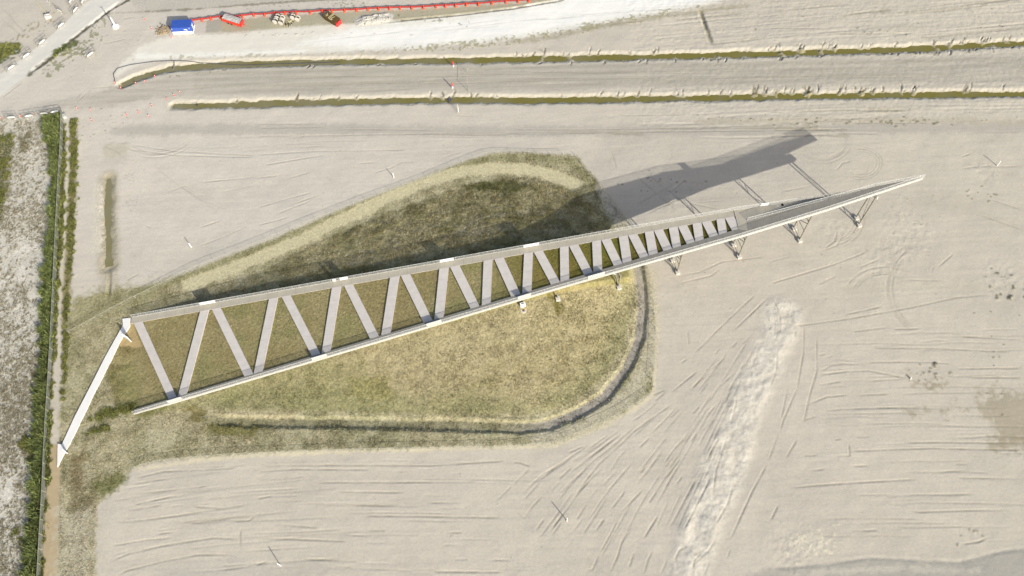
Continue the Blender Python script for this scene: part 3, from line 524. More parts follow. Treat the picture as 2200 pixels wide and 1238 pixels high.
# clods and weeds as spots
def spots(px, py, n, sx, sy, seed, col, r0, r1, h=.25, amt=.6):
    r = np.random.RandomState(seed)
    for k in range(n):
        p = GL([(px+r.normal()*sx, py+r.normal()*sy)]*2); p[1] += (r.uniform(-.4, .4), r.uniform(-.2, .2)); q = r.uniform(r0, r1)
        W, d, al, L = dline(p, q*2)
        if d.size: paint(W, sst(q*1.2, q*.4, d+.3*q*NZ1[W])*amt, col); HT[W] += h*q*sst(q*1.2, 0, d)
for a in [(1900, 262, 60, 130, 5, 1, C(130, 124, 92), .15, .45), (1650, 256, 16, 90, 4, 2, C(130, 124, 100), .12, .3), (2110, 415, 12, 18, 10, 3, C(140, 132, 104), .2, .45), (2170, 630, 16, 25, 14, 4, C(98, 96, 72), .2, .6), (2140, 590, 8, 14, 8, 5, C(110, 106, 82), .2, .4),
          (2005, 782, 4, 3, 2, 6, C(108, 104, 84), .3, .6), (1990, 805, 16, 30, 9, 7, C(140, 132, 108), .1, .5), (2150, 780, 14, 30, 60, 8, C(120, 114, 92), .1, .3), (1420, 392, 20, 50, 12, 9, C(110, 108, 98), .12, .35), (280, 400, 40, 10, 70, 10, C(165, 158, 135), .1, .2),
          (1300, 700, 10, 300, 60, 11, C(150, 144, 120), .08, .18), (800, 1080, 40, 400, 90, 12, C(160, 152, 132), .07, .15), (1650, 560, 60, 250, 90, 13, C(155, 148, 125), .08, .2), (760, 400, 25, 120, 40, 14, C(150, 144, 125), .07, .17), (1950, 450, 40, 120, 40, 15, C(170, 162, 140), .08, .25),
          (2080, 1150, 6, 20, 8, 16, C(150, 142, 118), .2, .4), (700, 12, 30, 100, 6, 17, C(140, 136, 115), .12, .35), (620, 140, 20, 40, 2, 18, C(110, 104, 88), .1, .25), (260, 120, 30, 60, 40, 19, C(160, 150, 130), .08, .2), (200, 270, 30, 40, 20, 20, C(150, 140, 118), .1, .3),
          (1340, 160, 25, 300, 20, 21, C(150, 145, 125), .08, .16), (60, 300, 40, 30, 20, 22, C(120, 112, 88), .12, .35), (2000, 60, 40, 150, 25, 23, C(140, 134, 112), .1, .4), (545, 75, 30, 130, 3, 24, C(205, 196, 178), .2, .4)]: spots(*a)
paint(*poly([(765, 48), (770, 35), (810, 27), (840, 30), (850, 44), (800, 52)], C(222, 218, 208), .6, .5, .9, fleck=.3, bump=.9)[:1], 0, SAND) if False else None
COL *= (1+VEG*0.16*np.random.RandomState(6).uniform(-1, 1, (NY, NX)))[..., None]
COL[:] = np.clip(COL, 0.01, 0.80)
def hgt(x, y):
    i = np.clip(((np.asarray(x)-X0)/DX).astype(int), 0, NX-1); j = np.clip(((np.asarray(y)-Y0)/DX).astype(int), 0, NY-1); return HT[j, i]
# --- pad the sheet out to the horizon and build the terrain objects
ext = np.array([6, 20, 60, 150, 400, 1000, 2500, 6000.])
gxx = np.concatenate([X0-ext[::-1], gx, gx[-1]+ext]); gyy = np.concatenate([Y0-ext[::-1], gy, gy[-1]+ext]); ne = len(ext)
ep = lambda A: np.pad(A, [(ne, ne), (ne, ne)]+[(0, 0)]*(A.ndim-2), mode='edge')
HP = np.pad(HT, ne); 
for A_, s_ in ((HP, 1),):
    A_[:ne+1] = -0.01; A_[-ne-1:] = -0.01; A_[:, :ne+1] = -0.01; A_[:, -ne-1:] = -0.01
CP = ep(COL); MP = ep(MIX); KP = ep(CAT)
far = np.zeros(HP.shape, bool); far[:ne] = far[-ne:] = True; far[:, :ne] = far[:, -ne:] = True
CP[far] = SAND; KP[far] = 0
PX, PY = np.meshgrid(gxx, gyy); NNY, NNX = HP.shape
V = np.stack([PX, PY, HP], -1).reshape(-1, 3).astype(np.float32)
jj, ii = np.meshgrid(np.arange(NNY-1), np.arange(NNX-1), indexing='ij'); q0 = jj*NNX+ii
Q = np.stack([q0, q0+1, q0+NNX+1, q0+NNX], -1).reshape(-1, 4)
KQ = KP[:-1, :-1].reshape(-1)
def grid_obj(name, faces, kind='structure'):
    used = np.zeros(len(V), bool); used[faces.ravel()] = True; idx = np.cumsum(used)-1; vv = V[used]; ff = idx[faces]
    me = bpy.data.meshes.new(name); me.vertices.add(len(vv)); me.vertices.foreach_set('co', vv.ravel())
    me.loops.add(ff.size); me.loops.foreach_set('vertex_index', ff.ravel().astype(np.int32))
    me.polygons.add(len(ff)); me.polygons.foreach_set('loop_start', np.arange(0, ff.size, 4, dtype=np.int32)); me.polygons.foreach_set('use_smooth', np.ones(len(ff), bool))
    for nm, A_ in (('Col', CP), ('Mix', MP)):
        a = me.attributes.new(nm, 'FLOAT_COLOR', 'POINT'); c = A_.reshape(-1, 3)[used]; a.data.foreach_set('color', np.hstack([c, np.ones((len(c), 1), np.float32)]).astype(np.float32).ravel())
    me.materials.append(M_TER); me.update(calc_edges=True); me.validate()
    o = bpy.data.objects.new(name, me); sc.collection.objects.link(o); o['kind'] = kind; return o
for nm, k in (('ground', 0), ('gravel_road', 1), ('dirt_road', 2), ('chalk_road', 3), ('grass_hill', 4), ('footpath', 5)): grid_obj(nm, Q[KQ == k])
# --- water in the ditches (flat surfaces, edges hidden in the banks)
def water(name, D, wd, zl):
    P = GL(D); mb = MB(); L = []; Rr = []
    for i in range(len(P)):
        a = P[max(0, i-1)]; b = P[min(len(P)-1, i+1)]; t = (b-a)/np.linalg.norm(b-a); n = np.array([-t[1], t[0]])
        L.append(P[i]+n*wd/2); Rr.append(P[i]-n*wd/2)
    vs = [(p[0], p[1], zl) for p in L]+[(p[0], p[1], zl) for p in Rr]; n = len(P)
    mb.add(vs, [(n+i, n+i+1, i+1, i) for i in range(n-1)]); o = mb.build(name, M_WATER); o['kind'] = 'structure'; return o
water('ditch_water', d1, 3.2, WL); water('ditch_water', d2, 3.2, WL); water('ditch_water', d3, 2.4, -0.33)
# ------------------------------------------------------------------ grass, reeds and weeds (uncountable)
def blades(name, xs, ys, zs, hts, wds, lean, cols, kb=3, seed=1, label='', cat='grass'):
    r = np.random.RandomState(seed); n = len(xs)*kb
    x = np.repeat(xs, kb)+r.normal(0, .12, n); y = np.repeat(ys, kb)+r.normal(0, .12, n); z = np.repeat(zs, kb)
    h = np.repeat(hts, kb)*r.uniform(.6, 1.2, n); wd = np.repeat(wds, kb)*r.uniform(.7, 1.3, n); az = r.uniform(0, 2*np.pi, n); a2 = r.uniform(0, 2*np.pi, n); ln = h*lean*r.uniform(.2, 1.2, n)
    b = np.stack([x, y, z-.04], -1); dv = np.stack([np.cos(az)*wd/2, np.sin(az)*wd/2, 0*wd], -1); tp_ = np.stack([x+np.cos(a2)*ln, y+np.sin(a2)*ln, z+h], -1)
    vv = np.stack([b-dv, b+dv, tp_], 1).reshape(-1, 3).astype(np.float32)
    me = bpy.data.meshes.new(name); me.vertices.add(len(vv)); me.vertices.foreach_set('co', vv.ravel()); me.loops.add(3*n); me.loops.foreach_set('vertex_index', np.arange(3*n, dtype=np.int32))
    me.polygons.add(n); me.polygons.foreach_set('loop_start', np.arange(0, 3*n, 3, dtype=np.int32))
    c = np.repeat(cols, kb, 0)*r.uniform(.6, 1.42, (n, 1)); c = np.repeat(c, 3, 0); a = me.attributes.new('Col', 'FLOAT_COLOR', 'POINT')
    a.data.foreach_set('color', np.hstack([np.clip(c, 0, .8), np.ones((len(c), 1))]).astype(np.float32).ravel())
    me.materials.append(M_GRASS); me.update(calc_edges=True); o = bpy.data.objects.new(name, me); sc.collection.objects.link(o)
    o['kind'] = 'stuff'; o['label'] = label; o['category'] = cat; return o
def sample(mask, n, seed):
    r = np.random.RandomState(seed); p = mask.ravel().astype(np.float64); cs = np.cumsum(p); k = np.searchsorted(cs, r.uniform(0, cs[-1], n)); j, i = np.unravel_index(np.clip(k, 0, p.size-1), mask.shape)
    x = gx[i]+r.uniform(0, DX, n); y = gy[j]+r.uniform(0, DX, n); return x, y, j, i
under = (YY < yNO(XX)+.3) & (YY > ySO(np.clip(XX, SO[0][0], 104))-.3) & (XX > -97)
W, d, al, L = dline(GL(TANB), 3); tb = np.ones((NY, NX), np.float32); tb[W] = .06+.94*sst(1.4, 2.4, d)
W, d, al, L = dline(GL([(1394, 600), (1400, 700), (1394, 790), (1335, 868), (1245, 922), (1160, 940), (900, 945), (650, 950), (420, 965)]), 4.5); thin = np.ones((NY, NX), np.float32); thin[W] = 1-.8*sst(3.2, 1.2, d)*sst(L*.75, L*.45, al)
vm = VEG*VEG*thin*tb*(CAT == 4)*np.where(under, 0.0, 1.0)*(0.3+sst(-.4, .5, gn2)); 
x, y, j, i = sample(vm, 85000, 3); r = np.random.RandomState(4)
blades('dry_grass', x, y, HT[j, i], r.uniform(.12, .32, len(x)), r.uniform(.07, .14, len(x)), .9, COL[j, i]*1.02, 3, 5, 'dry olive and straw grass covering the mound and verge')
vm = VEG*(CAT == 4)*under*(XX < 20); x, y, j, i = sample(vm, 16000, 6)
blades('cropped_grass', x, y, np.where(x > -92.3, fz(x, y)-.36, HT[j, i]), r.uniform(.08, .2, len(x)), r.uniform(.06, .12, len(x)), .9, COL[j, i]*1.1, 3, 7, 'short olive grass between the pale zigzag ramps')
hm = np.zeros((NY, NX), np.float32)
P = GL([(97, 250), (129, 245), (126, 400), (117, 560), (111, 700), (103, 800), (98, 960), (86, 1130), (78, 1260), (46, 1260), (62, 1120), (73, 1000), (78, 860), (90, 720), (95, 600), (109, 480), (112, 400), (108, 330), (96, 285)])
W, d = sdf(P, 1); hm[W] = sst(-.3, .6, d+.8*NZ1[W]+.4*NZ2[W]); x, y, j, i = sample(hm, 42000, 8); g = r.uniform(0, 1, (len(x), 1))
blades('reeds', x, y, HT[j, i], r.uniform(.4, 1.6, len(x))*np.clip(.8+.5*NZ1[j, i], .3, 1.5), r.uniform(.14, .3, len(x)), .8, (np.array([.055, .085, .03])*(1-g)+np.array([.20, .215, .075])*g)*np.clip(1+.6*NZ1[j, i]+.3*NZ2[j, i], .3, 2)[:, None], 3, 9, 'dense dark green reeds growing along the tall left fence', 'reeds')
hm = np.zeros((NY, NX), np.float32)
for pp in ([(136, 262), (141, 300), (138, 400), (131, 560), (123, 640), (117, 760), (108, 880), (107, 1000), (95, 1130), (89, 1260), (86, 1260), (92, 1130), (98, 1000), (104, 860), (114, 720), (121, 560), (131, 380)],
           [(155, 258), (164, 258), (164, 400), (157, 520), (149, 640), (142, 760), (136, 862), (132, 862), (134, 760), (138, 640), (146, 520), (151, 400)],
           [(-10, 290), (25, 288), (30, 320), (12, 420), (-10, 480)], [(-10, 100), (30, 95), (46, 98), (20, 120), (-10, 135)], [(42, 960), (55, 938), (70, 952), (70, 985), (55, 996)], [(30, 1160), (38, 1112), (46, 1112), (50, 1150)], [(185, 903), (235, 881), (288, 870), (284, 884), (210, 900)], [(184, 930), (232, 914), (235, 924), (186, 934)], [(110, 130), (125, 112), (160, 95), (165, 100), (130, 125)]):
    W, d = sdf(GL(pp), 1); hm[W] = np.maximum(hm[W], sst(-.3, .4, d+.7*NZ1[W])*sst(-.5, .4, NZ2[W]+.5*NZ1[W]))
x, y, j, i = sample(hm, 24000, 10); g = r.uniform(0, 1, (len(x), 1))
blades('green_weeds', x, y, HT[j, i], r.uniform(.2, .6, len(x)), r.uniform(.09, .18, len(x)), .9, (np.array([.085, .105, .035])*(1-g)+np.array([.22, .215, .07])*g)*np.clip(1+.5*NZ1[j, i], .4, 1.7)[:, None], 3, 11, 'low bright green weeds in strips beside the fence and paths', 'weeds')
x, y, j, i = sample(wmask*LM, 26000, 12); g = r.uniform(0, 1, (len(x), 1))
blades('dry_scrub', x, y, HT[j, i], r.uniform(.1, .3, len(x)), r.uniform(.08, .16, len(x)), .9, np.array([.16, .14, .08])*(1-g)+np.array([.34, .30, .22])*g, 3, 13, 'patchy grey brown scrub on the pale soil left of the fence', 'scrub')
# ------------------------------------------------------------------ the viewing platform
org = (float(S0[0]), float(S0[1]), 0.0)
vp = thing('viewing_platform', org, 'long pale wedge-shaped ramp structure with zigzag planks rising to a pointed prow', 'viewing platform')
O = Vector(org)
def strip(xa, xb, y0f, y1f, zt, zb, n=60):
    mb = MB(); xs = np.linspace(xa, xb, n)
    vs = []
    for x_ in xs:
        for yf, zz in ((y0f, zt), (y1f, zt), (y1f, zb), (y0f, zb)):
            yy = float(yf(x_)); vs.append((x_, yy, float(fz(x_, yy))+zz))
    fs = []
    for k in range(n-1):
        a = 4*k; b = a+4
        for c_ in range(4): fs.append((a+c_, a+(c_+1) % 4, b+(c_+1) % 4, b+c_))
    fs += [(0, 1, 2, 3)[::-1], tuple(4*(n-1)+c_ for c_ in range(4))]
    return mb.add(vs, [f[::-1] for f in fs])
SIp = np.array([D(*p)[:2] for p in [(287, 877), (362, 862), (525, 808), (670, 767), (795, 727), (910, 693), (1012, 662), (1204, 608), (1338, 565), (1445, 533), (1543, 504), (1591, 491.5)]])
cs_ = np.polyfit(SIp[:, 0], SIp[:, 1], 2); ySI = lambda x: np.polyval(cs_, x)
yNI = lambda x: yNO(x)-1.75
XN0, XN1 = float(NO[0][0]), float(NO[1][0]); XS0, XS1 = float(SO[0][0]), 59.2
strip(XN0, XN1, yNI, yNO, 0, -.25).build('walkway', M_DECK, vp)
strip(XS0, XS1, ySO, ySI, 0, -.25).build('walkway', M_DECK2, vp)
# outer edge plates
strip(XN0, XN1, yNO, lambda x: yNO(x)+.14, .06, -.95).build('edge_plate', M_FASC, vp)
strip(XS0, float(TIP[0])-.3, lambda x: ySO(x)-.14, ySO, .06, -.75, 90).build('edge_plate', M_FASC, vp)
# grassed tray carried between the walkways once the mound has dropped away
strip(-14, 57.0, lambda x: ySI(x)-.05, lambda x: yNI(x)+.05, -.40, -.62, 40).build('underside', M_FASC, vp)
strip(-14, 57.0, lambda x: ySO(x)+.02, lambda x: yNO(x)-.02, -.62, -1.0, 40).build('hull', M_FASC, vp)
def tray():
    nx_, ny_ = 620, 96; xs = np.linspace(-92.5, 57.2, nx_); r = np.random.RandomState(2)
    vs = []; 
    for x_ in xs:
        a, b = float(ySI(x_))+.02, float(yNI(x_))-.02; ys_ = np.linspace(a, b, ny_); zs = fz(x_, ys_)-.36+r.uniform(-.035, .035, ny_); vs += [(x_, yy, zz) for yy, zz in zip(ys_, zs)]
    vs = np.array(vs); fs = [(k*ny_+l, (k+1)*ny_+l, (k+1)*ny_+l+1, k*ny_+l+1) for k in range(nx_-1) for l in range(ny_-1)]
    mb = MB(); mb.v = [tuple(v) for v in vs]; mb.f = fs; o = mb.build('grass_bed', M_TER, vp)
    me = o.data; i_ = ((vs[:, 0]-X0)/DX).astype(int); j_ = ((vs[:, 1]-Y0)/DX).astype(int)
    g1 = sst(-.5, .6, gn[j_, i_]+.5*NZ2[j_, i_])[:, None]; c = C(122, 116, 56)*(1-g1)+C(134, 122, 62)*g1; g2 = sst(.1, .8, gn2[j_, i_])[:, None]; c = c*(1-.5*g2)+C(108, 114, 46)*.5*g2
    c = c*(1-.22*sst(20, 45, vs[:, 0])[:, None])
    e = sst(-12, 14, vs[:, 0]+4*NZ3[j_, i_])[:, None]; c = COL[j_, i_]*1.03*(1-e)+c*e
    c = c*(1+.12*r.uniform(-1, 1, (len(c), 1)))
    a = me.attributes.new('Col', 'FLOAT_COLOR', 'POINT'); a.data.foreach_set('color', np.hstack([c, np.ones((len(c), 1))]).astype(np.float32).ravel())
    a = me.attributes.new('Mix', 'FLOAT_COLOR', 'POINT'); a.data.foreach_set('color', np.tile([.45, .7, 0, 1], len(c)).astype(np.float32))
    for p in me.polygons: p.use_smooth = True
tray()
# zigzag planks: (north x, x), (south x, x)
PL = [((287, 306), (362, 379)), ((430, 449), (382, 401)), ((455, 474), (525, 544)), ((578, 597), (545, 564)), ((605, 624), (670, 688)), ((713, 733), (691, 710)), ((739, 758), (795, 814)), ((838, 858), (819, 839)), ((861, 881), (910, 929)),
      ((944, 964), (933, 953)), ((967, 987), (1011, 1030)), ((1039, 1058), (1035, 1054)), ((1062, 1082), (1098, 1118)), ((1126, 1145), (1122, 1142)), ((1147, 1166), (1184, 1203)), ((1203, 1221.5), (1204, 1223)), ((1222.7, 1242), (1255, 1273.5)),
      ((1272, 1291), (1275, 1294)), ((1292.5, 1311.5), (1319, 1337)), ((1329.5, 1349), (1338, 1357)), ((1350, 1369), (1375, 1393)), ((1385.5, 1404), (1394, 1413)), ((1405.5, 1424), (1425.6, 1444)), ((1437, 1456), (1445.6, 1463)), ((1457, 1476), (1475.6, 1493)),
      ((1488, 1507), (1494, 1512)), ((1508, 1527), (1524.5, 1543)), ((1539.5, 1557), (1544.5, 1562)), ((1558, 1577), (1573, 1591))]
def on_edge(px, yf, g):                   # point of an inner edge line seen at photo column px
    lo, hi = g-40, g+40
    for _ in range(40):
        m_ = (lo+hi)/2; p = D(px, m_)
        if p[1] > float(yf(p[0])): lo = m_
        else: hi = m_
    return D(px, (lo+hi)/2)
for k, ((a, b), (c, d_)) in enumerate(PL):
    gN = 691-.176*(a-287); gS = 884-.298*(c-287)
    ps = [on_edge(a, yNI, gN), on_edge(b, yNI, gN), on_edge(d_, ySI, gS), on_edge(c, ySI, gS)]
    dz = .012+.004*(k % 2)
    mb = MB(); mb.prism([(p[0], p[1]) for p in ps], [fz(p[0], p[1])-.34 for p in ps], [fz(p[0], p[1])+dz for p in ps]); mb.build('plank', M_PLANK, vp)
# railings
def railing(pts, name, hgt_=1.35, offz=0.0, level=None, mesh=True):
    mr, mm_ = MB(), MB(); P_ = [np.array(p, float) for p in pts]
    zf = (lambda p: float(fz(p[0], p[1]))+offz) if level is None else (lambda p: level)
    top = []; 
    for a, b in zip(P_[:-1], P_[1:]):
        n_ = max(1, int(np.linalg.norm(b-a)/2.0))
        for k in range(n_+1):
            p = a+(b-a)*k/n_; z = zf(p); top.append((p[0], p[1], z+hgt_)); mr.box((p[0], p[1], z+hgt_/2), (.035, .035, hgt_))
        mr.tube((a[0], a[1], zf(a)+hgt_), (b[0], b[1], zf(b)+hgt_), .045); mr.tube((a[0], a[1], zf(a)+.1), (b[0], b[1], zf(b)+.1), .035)
        mm_.add([(a[0], a[1], zf(a)+.12), (b[0], b[1], zf(b)+.12), (b[0], b[1], zf(b)+hgt_-.05), (a[0], a[1], zf(a)+hgt_-.05)], [(0, 1, 2, 3)])
    o = mr.build(name, M_RAIL, vp); mm_2 = mm_.build('mesh_panel', M_MESH, None, O); mm_2.location = (0, 0, 0); mm_2.parent = o
    return o
def inset(P_, d_): return [(p[0], p[1]+d_) for p in P_]
sox = [XS0, 11.9, 57.4, 79.9, float(TIP[0])]
railing([(x_, float(ySO(x_))) for x_ in sox], 'railing')
railing([(x_, float(yNO(x_))) for x_ in (XN0, -20, XN1)], 'railing')
# landing and level lower platform beside the prow
LV = float(fz(59.3, 112.5))
cN = np.array([94.0, 119.1]); cS = np.array([93.4, 118.3])
mb = MB(); mb.prism([(57.0, float(yNO(57.0))), (57.25, 110.1), (60, float(ySO(60))+.3), (76, float(ySO(76))+1.0), tuple(cS), tuple(cN)], LV-.9, LV-.02); mb.build('platform', M_DECK, vp)
mb = MB(); a_ = np.array([57.0, float(yNO(57.0))]); mb.prism([tuple(a_), tuple(cN), (cN[0], cN[1]+.14), (a_[0], a_[1]+.14)], LV-.95, LV+.06); mb.build('edge_plate', M_FASC, vp)
railing([a_, a_+(cN-a_)*.5, cN, cS], 'railing', level=LV)
# prow
PN = [D(1605, 474)[:2], D(1780, 428)[:2], D(1880, 400.5)[:2]]
so_pts = [(x_, float(ySO(x_))) for x_ in (59.0, 79.9, 95.0, float(TIP[0]))]
pp = so_pts+[tuple(PN[2]), tuple(PN[1]), tuple(PN[0])]
mb = MB(); mb.prism(pp, [float(fz(*p))-1.25 for p in pp], [float(fz(*p))+.004 for p in pp]); mb.build('prow_deck', M_DECK2, vp)
railing([PN[0], PN[1], PN[2], (float(TIP[0]), float(ySO(TIP[0]))+.02)], 'railing')
# solid white information panels hung on the railings
def on_line(px, yf, g): return on_edge(px, yf, g)
for a, b in ((431, 464), (716, 723), (731, 748), (946, 975), (1125, 1158)):
    p, q = on_line(a, yNO, 682-.178*(a-283)), on_line(b, yNO, 682-.178*(b-283)); mb = MB()
    mb.prism([(p[0], p[1]-.03), (q[0], q[1]-.03), (q[0], q[1]-.12), (p[0], p[1]-.12)], [p[2]+.15, q[2]+.15]*1+[q[2]+.15, p[2]+.15], [p[2]+1.42, q[2]+1.42, q[2]+1.42, p[2]+1.42]); mb.build('panel', M_PANEL, vp)
for a, b in ((362, 392), (671, 703), (917, 949), (1113, 1141), (1263, 1299)):
    p, q = on_line(a, ySO, 889-.297*(a-287)), on_line(b, ySO, 889-.297*(b-287)); mb = MB()
    mb.prism([(p[0], p[1]+.03), (q[0], q[1]+.03), (q[0], q[1]+.12), (p[0], p[1]+.12)], [p[2]+.1, q[2]+.1, q[2]+.1, p[2]+.1], [p[2]+1.42, q[2]+1.42, q[2]+1.42, p[2]+1.42]); mb.build('panel', M_PANEL, vp)
mb = MB(); p = a_+(cN-a_)*.18; q = a_+(cN-a_)*.235; mb.prism([tuple(p-[0, .05]), tuple(q-[0, .05]), tuple(q-[0, .14]), tuple(p-[0, .14])], LV+.1, LV+1.45); mb.build('panel', M_PANEL, vp)
# small pale landing plates by the north rail of the lower platform
for k in range(2): c_ = a_+(cN-a_)*(.30+.035*k)-np.array([0, .45]); mb = MB(); mb.box((c_[0], c_[1], LV), (.55, .6, .06)); mb.build('landing_plate', M_FASC, vp)
# pylons
PYL = [(1198, 638), (1329, 618), (1455, 587), (1587, 553), (1717.5, 518), (1845, 485)]
off = G(1705, 493)[:2]-G(1717.5, 518)[:2]
for k, (px, py) in enumerate(PYL):
    b0 = G(px, py)[:2]; gz = float(hgt(*b0))
    if k < 2: b0 = G(px, py, gz)[:2]; gz = float(hgt(*b0))
    b0 = b0+np.array([0, .2]); o2 = off if k < 5 else G(1839, 470)[:2]-G(1845, 485)[:2]
    b1 = b0+o2; root = None; t0 = float(fz(*b0))-.85; t1 = float(fz(*b1))-1.0 if k < 5 else float(fz(*b1))-.6
    g1 = float(hgt(*b1))
    if k == 5: t1 = float(fz(*b1))-.5
    pr = bpy.data.objects.new('pylon', None); sc.collection.objects.link(pr); pr.parent = vp
    def sp(nm, mb_, m_): o = mb_.build(nm, m_, None, O); o.location = (0, 0, 0); o.parent = pr; return o
    for (b, g_, t_) in ((b0, gz, t0), (b1, g1, t1)):
        if t_-g_ < 1: continue
        m1 = MB(); m1.box((b[0], b[1], (g_+t_)/2), (.30, .30, t_-g_), .15, .04); sp('column', m1, M_PYL)
        m2 = MB(); m2.box((b[0]+.1, b[1]-.15, g_+.2), (1.1, 1.1, .9), .15, .08); sp('footing', m2, M_CONC)
    if min(t0-gz, t1-g1) > 4:
        m3 = MB(); n_ = 3 if k < 5 else 1
        for q in range(n_):
            u0, u1 = (q+.15)/n_, (q+.95)/n_
            A0 = (b0[0], b0[1], gz+(t0-gz)*u0); A1 = (b1[0], b1[1], g1+(t1-g1)*u0); B0 = (b0[0], b0[1], gz+(t0-gz)*u1); B1 = (b1[0], b1[1], g1+(t1-g1)*u1)
            m3.tube(A1, A0, .09); m3.tube(A0, B1, .085) if q % 2 == 0 else m3.tube(A1, B0, .085)
        sp('bracing', m3, M_PYL)
# ------------------------------------------------------------------ entrance path and its steel plates
def flat(name, pts, z, m, label, cat, th=.12):
    P_ = GL(pts); c = P_.mean(0); mb = MB(); mb.prism([tuple(p) for p in P_], z-th, z); o = mb.build(name, m, None, (c[0], c[1], z-th)); tag(o, label, cat); return o
P_ = GL([(264, 686), (281, 684), (280, 702), (260, 732), (242.5, 770), (204, 845), (180, 895), (159, 938), (150, 956), (124, 1004), (125, 954), (134, 956), (162, 895), (188, 845), (226, 770), (247, 732), (265, 700)])
ctr = P_.mean(0)
mb.prism([tuple(p) for p in P_], -.3, .30)
o = mb.build('white_path', M_PATH, None, (ctr[0], ctr[1], 0)); o['kind'] = 'structure'
def stele(px, py, px2, py2, ht, label):
    a, b = G(px, py)[:2], G(px2, py2)[:2]; c = (a+b)/2; z = .3; n_ = np.array([-(b-a)[1], (b-a)[0]])/np.linalg.norm(b-a)*.16
    t = thing('sign_plate', (c[0], c[1], float(hgt(*c))), label, 'sign'); m1 = MB(); m1.prism([tuple(a+n_), tuple(b+n_), tuple(b-n_), tuple(a-n_)], 0, ht+z); m1.build('plate', M_SIGN, t)
    m2 = MB(); m2.prism([tuple(a+n_*1.25-(b-a)*.03), tuple(b+n_*1.25+(b-a)*.03), tuple(b-n_*1.25+(b-a)*.03), tuple(a-n_*1.25-(b-a)*.03)], ht+z, ht+z+.14); m2.build('cap', M_WHITE, t)
stele(272, 728, 283, 735, 2.3, 'upright white entrance plate standing on tan gravel at the top of the white path')
stele(141, 970, 146, 975, 1.2, 'small pale sign plate at the pointed lower end of the white path')
# ------------------------------------------------------------------ fences
def fence(pts, sp_, ht, name, label, pr_, mm, arm=0.0):
    P_ = GL(pts) if not isinstance(pts, np.ndarray) else pts
    t = thing(name, (P_[0][0], P_[0][1], 0), label, 'fence'); seg = np.linalg.norm(np.diff(P_, axis=0), axis=1); cum = np.concatenate([[0], np.cumsum(seg)]); n_ = int(cum[-1]/sp_); mesh = MB(); prev = None
    base = None; wire = MB()
    for k in range(n_+1):
        s_ = k*sp_; p = np.array([np.interp(s_, cum, P_[:, 0]), np.interp(s_, cum, P_[:, 1])]); z = float(hgt(*p))
        if base is None:
            m1 = MB(); m1.tube((p[0], p[1], z-.1), (p[0], p[1], z+ht), pr_, pr_*.9, 6); base = m1.build('post', M_POST, t); p00 = (p[0], p[1], z)
        else:
            c_ = base.copy(); sc.collection.objects.link(c_); c_.parent = t; c_.location = (p[0]-p00[0], p[1]-p00[1], z-p00[2])
        if prev is not None:
            a, za = prev; mesh.add([(a[0], a[1], za+.05), (p[0], p[1], z+.05), (p[0], p[1], z+ht-.05), (a[0], a[1], za+ht-.05)], [(0, 1, 2, 3)])
            for hh in (ht-.03,): wire.tube((a[0], a[1], za+hh), (p[0], p[1], z+hh), .03, n=4)
        prev = (p, z)
    mesh.build('wire_mesh', mm, t); wire.build('top_wire', M_POST, t); return t
fence([(137, 243), (134, 330), (130, 395), (126, 480), (122, 560), (119, 640), (114, 740), (107, 860), (101, 960), (97, 1060), (91, 1165), (87, 1250)], 3.35, 1.8, 'mesh_fence', 'tall grey mesh fence beside the dark reeds on the left', .06, M_MESH2)
fence([(150, 716), (169, 706), (206, 686), (244, 665), (283, 645), (324, 626), (395, 589), (435, 571), (556, 524), (639, 489), (781, 433), (920, 383), (1016, 343), (1060, 328), (1115, 331), (1194, 331), (1236, 334)], 3.6, 1.25, 'wire_fence', 'light wire fence along the upper edge of the grass mound', .045, M_WIRE)
fence([(1236, 334), (1290, 402), (1345, 472), (1374, 530), (1404, 620), (1408, 700), (1406, 770), (1399, 847)], 3.6, 1.25, 'wire_fence', 'light wire fence down the right end of the mound under the platform', .045, M_WIRE)
fence([(1399, 847), (1330, 892), (1200, 950), (1100, 962), (850, 966), (700, 970), (600, 974), (480, 979), (400, 986), (330, 993), (284, 1009)], 3.4, 1.25, 'wire_fence', 'light wire fence between the grass and the lower sand field', .05, M_WIRE)
# ------------------------------------------------------------------ site objects along the top
def basis(pa, pb):                        # map position and heading of the line from a to b
    a, b = G(*pa)[:2], G(*pb)[:2]; return a, b, math.atan2((b-a)[1], (b-a)[0]), np.linalg.norm(b-a)
a, b, rz, L = basis((370, 74), (418, 72)); c = (a+b)/2+np.array([-math.sin(rz), math.cos(rz)])*1.25
t = thing('container', (c[0], c[1], 0), 'blue steel container with white base stripe at the left end of the orange barrier', 'container'); t.rotation_euler = (0, 0, rz)
def loc(mb, name, m, parent):            # mesh written in the parent's local frame
    me = bpy.data.meshes.new(name); me.from_pydata(mb.v, [], mb.f); me.materials.append(m); me.update(); o = bpy.data.objects.new(name, me); sc.collection.objects.link(o); o.parent = parent; return o
CL = L*.88; c = c+np.array([-math.sin(rz), math.cos(rz)])*.4; t.location = (c[0], c[1], 0)
m1 = MB(); m1.box((0, 0, 1.45), (CL, 3.3, 2.3), b=.04)
for k in range(26): m1.box((-CL/2+.2+k*(CL-.4)/25, -1.665, 1.5), (.1, .05, 2.0)); m1.box((-CL/2+.2+k*(CL-.4)/25, 1.665, 1.5), (.1, .05, 2.0)); m1.box((-CL/2+.2+k*(CL-.4)/25, 0, 2.61), (.1, 3.1, .03))
loc(m1, 'body', M_BLUE, t); m1 = MB(); m1.box((0, 0, .16), (CL+.05, 3.36, .3)); m1.box((0, -1.67, .66), (CL+.02, .05, .72)); loc(m1, 'base', M_WHITE, t)
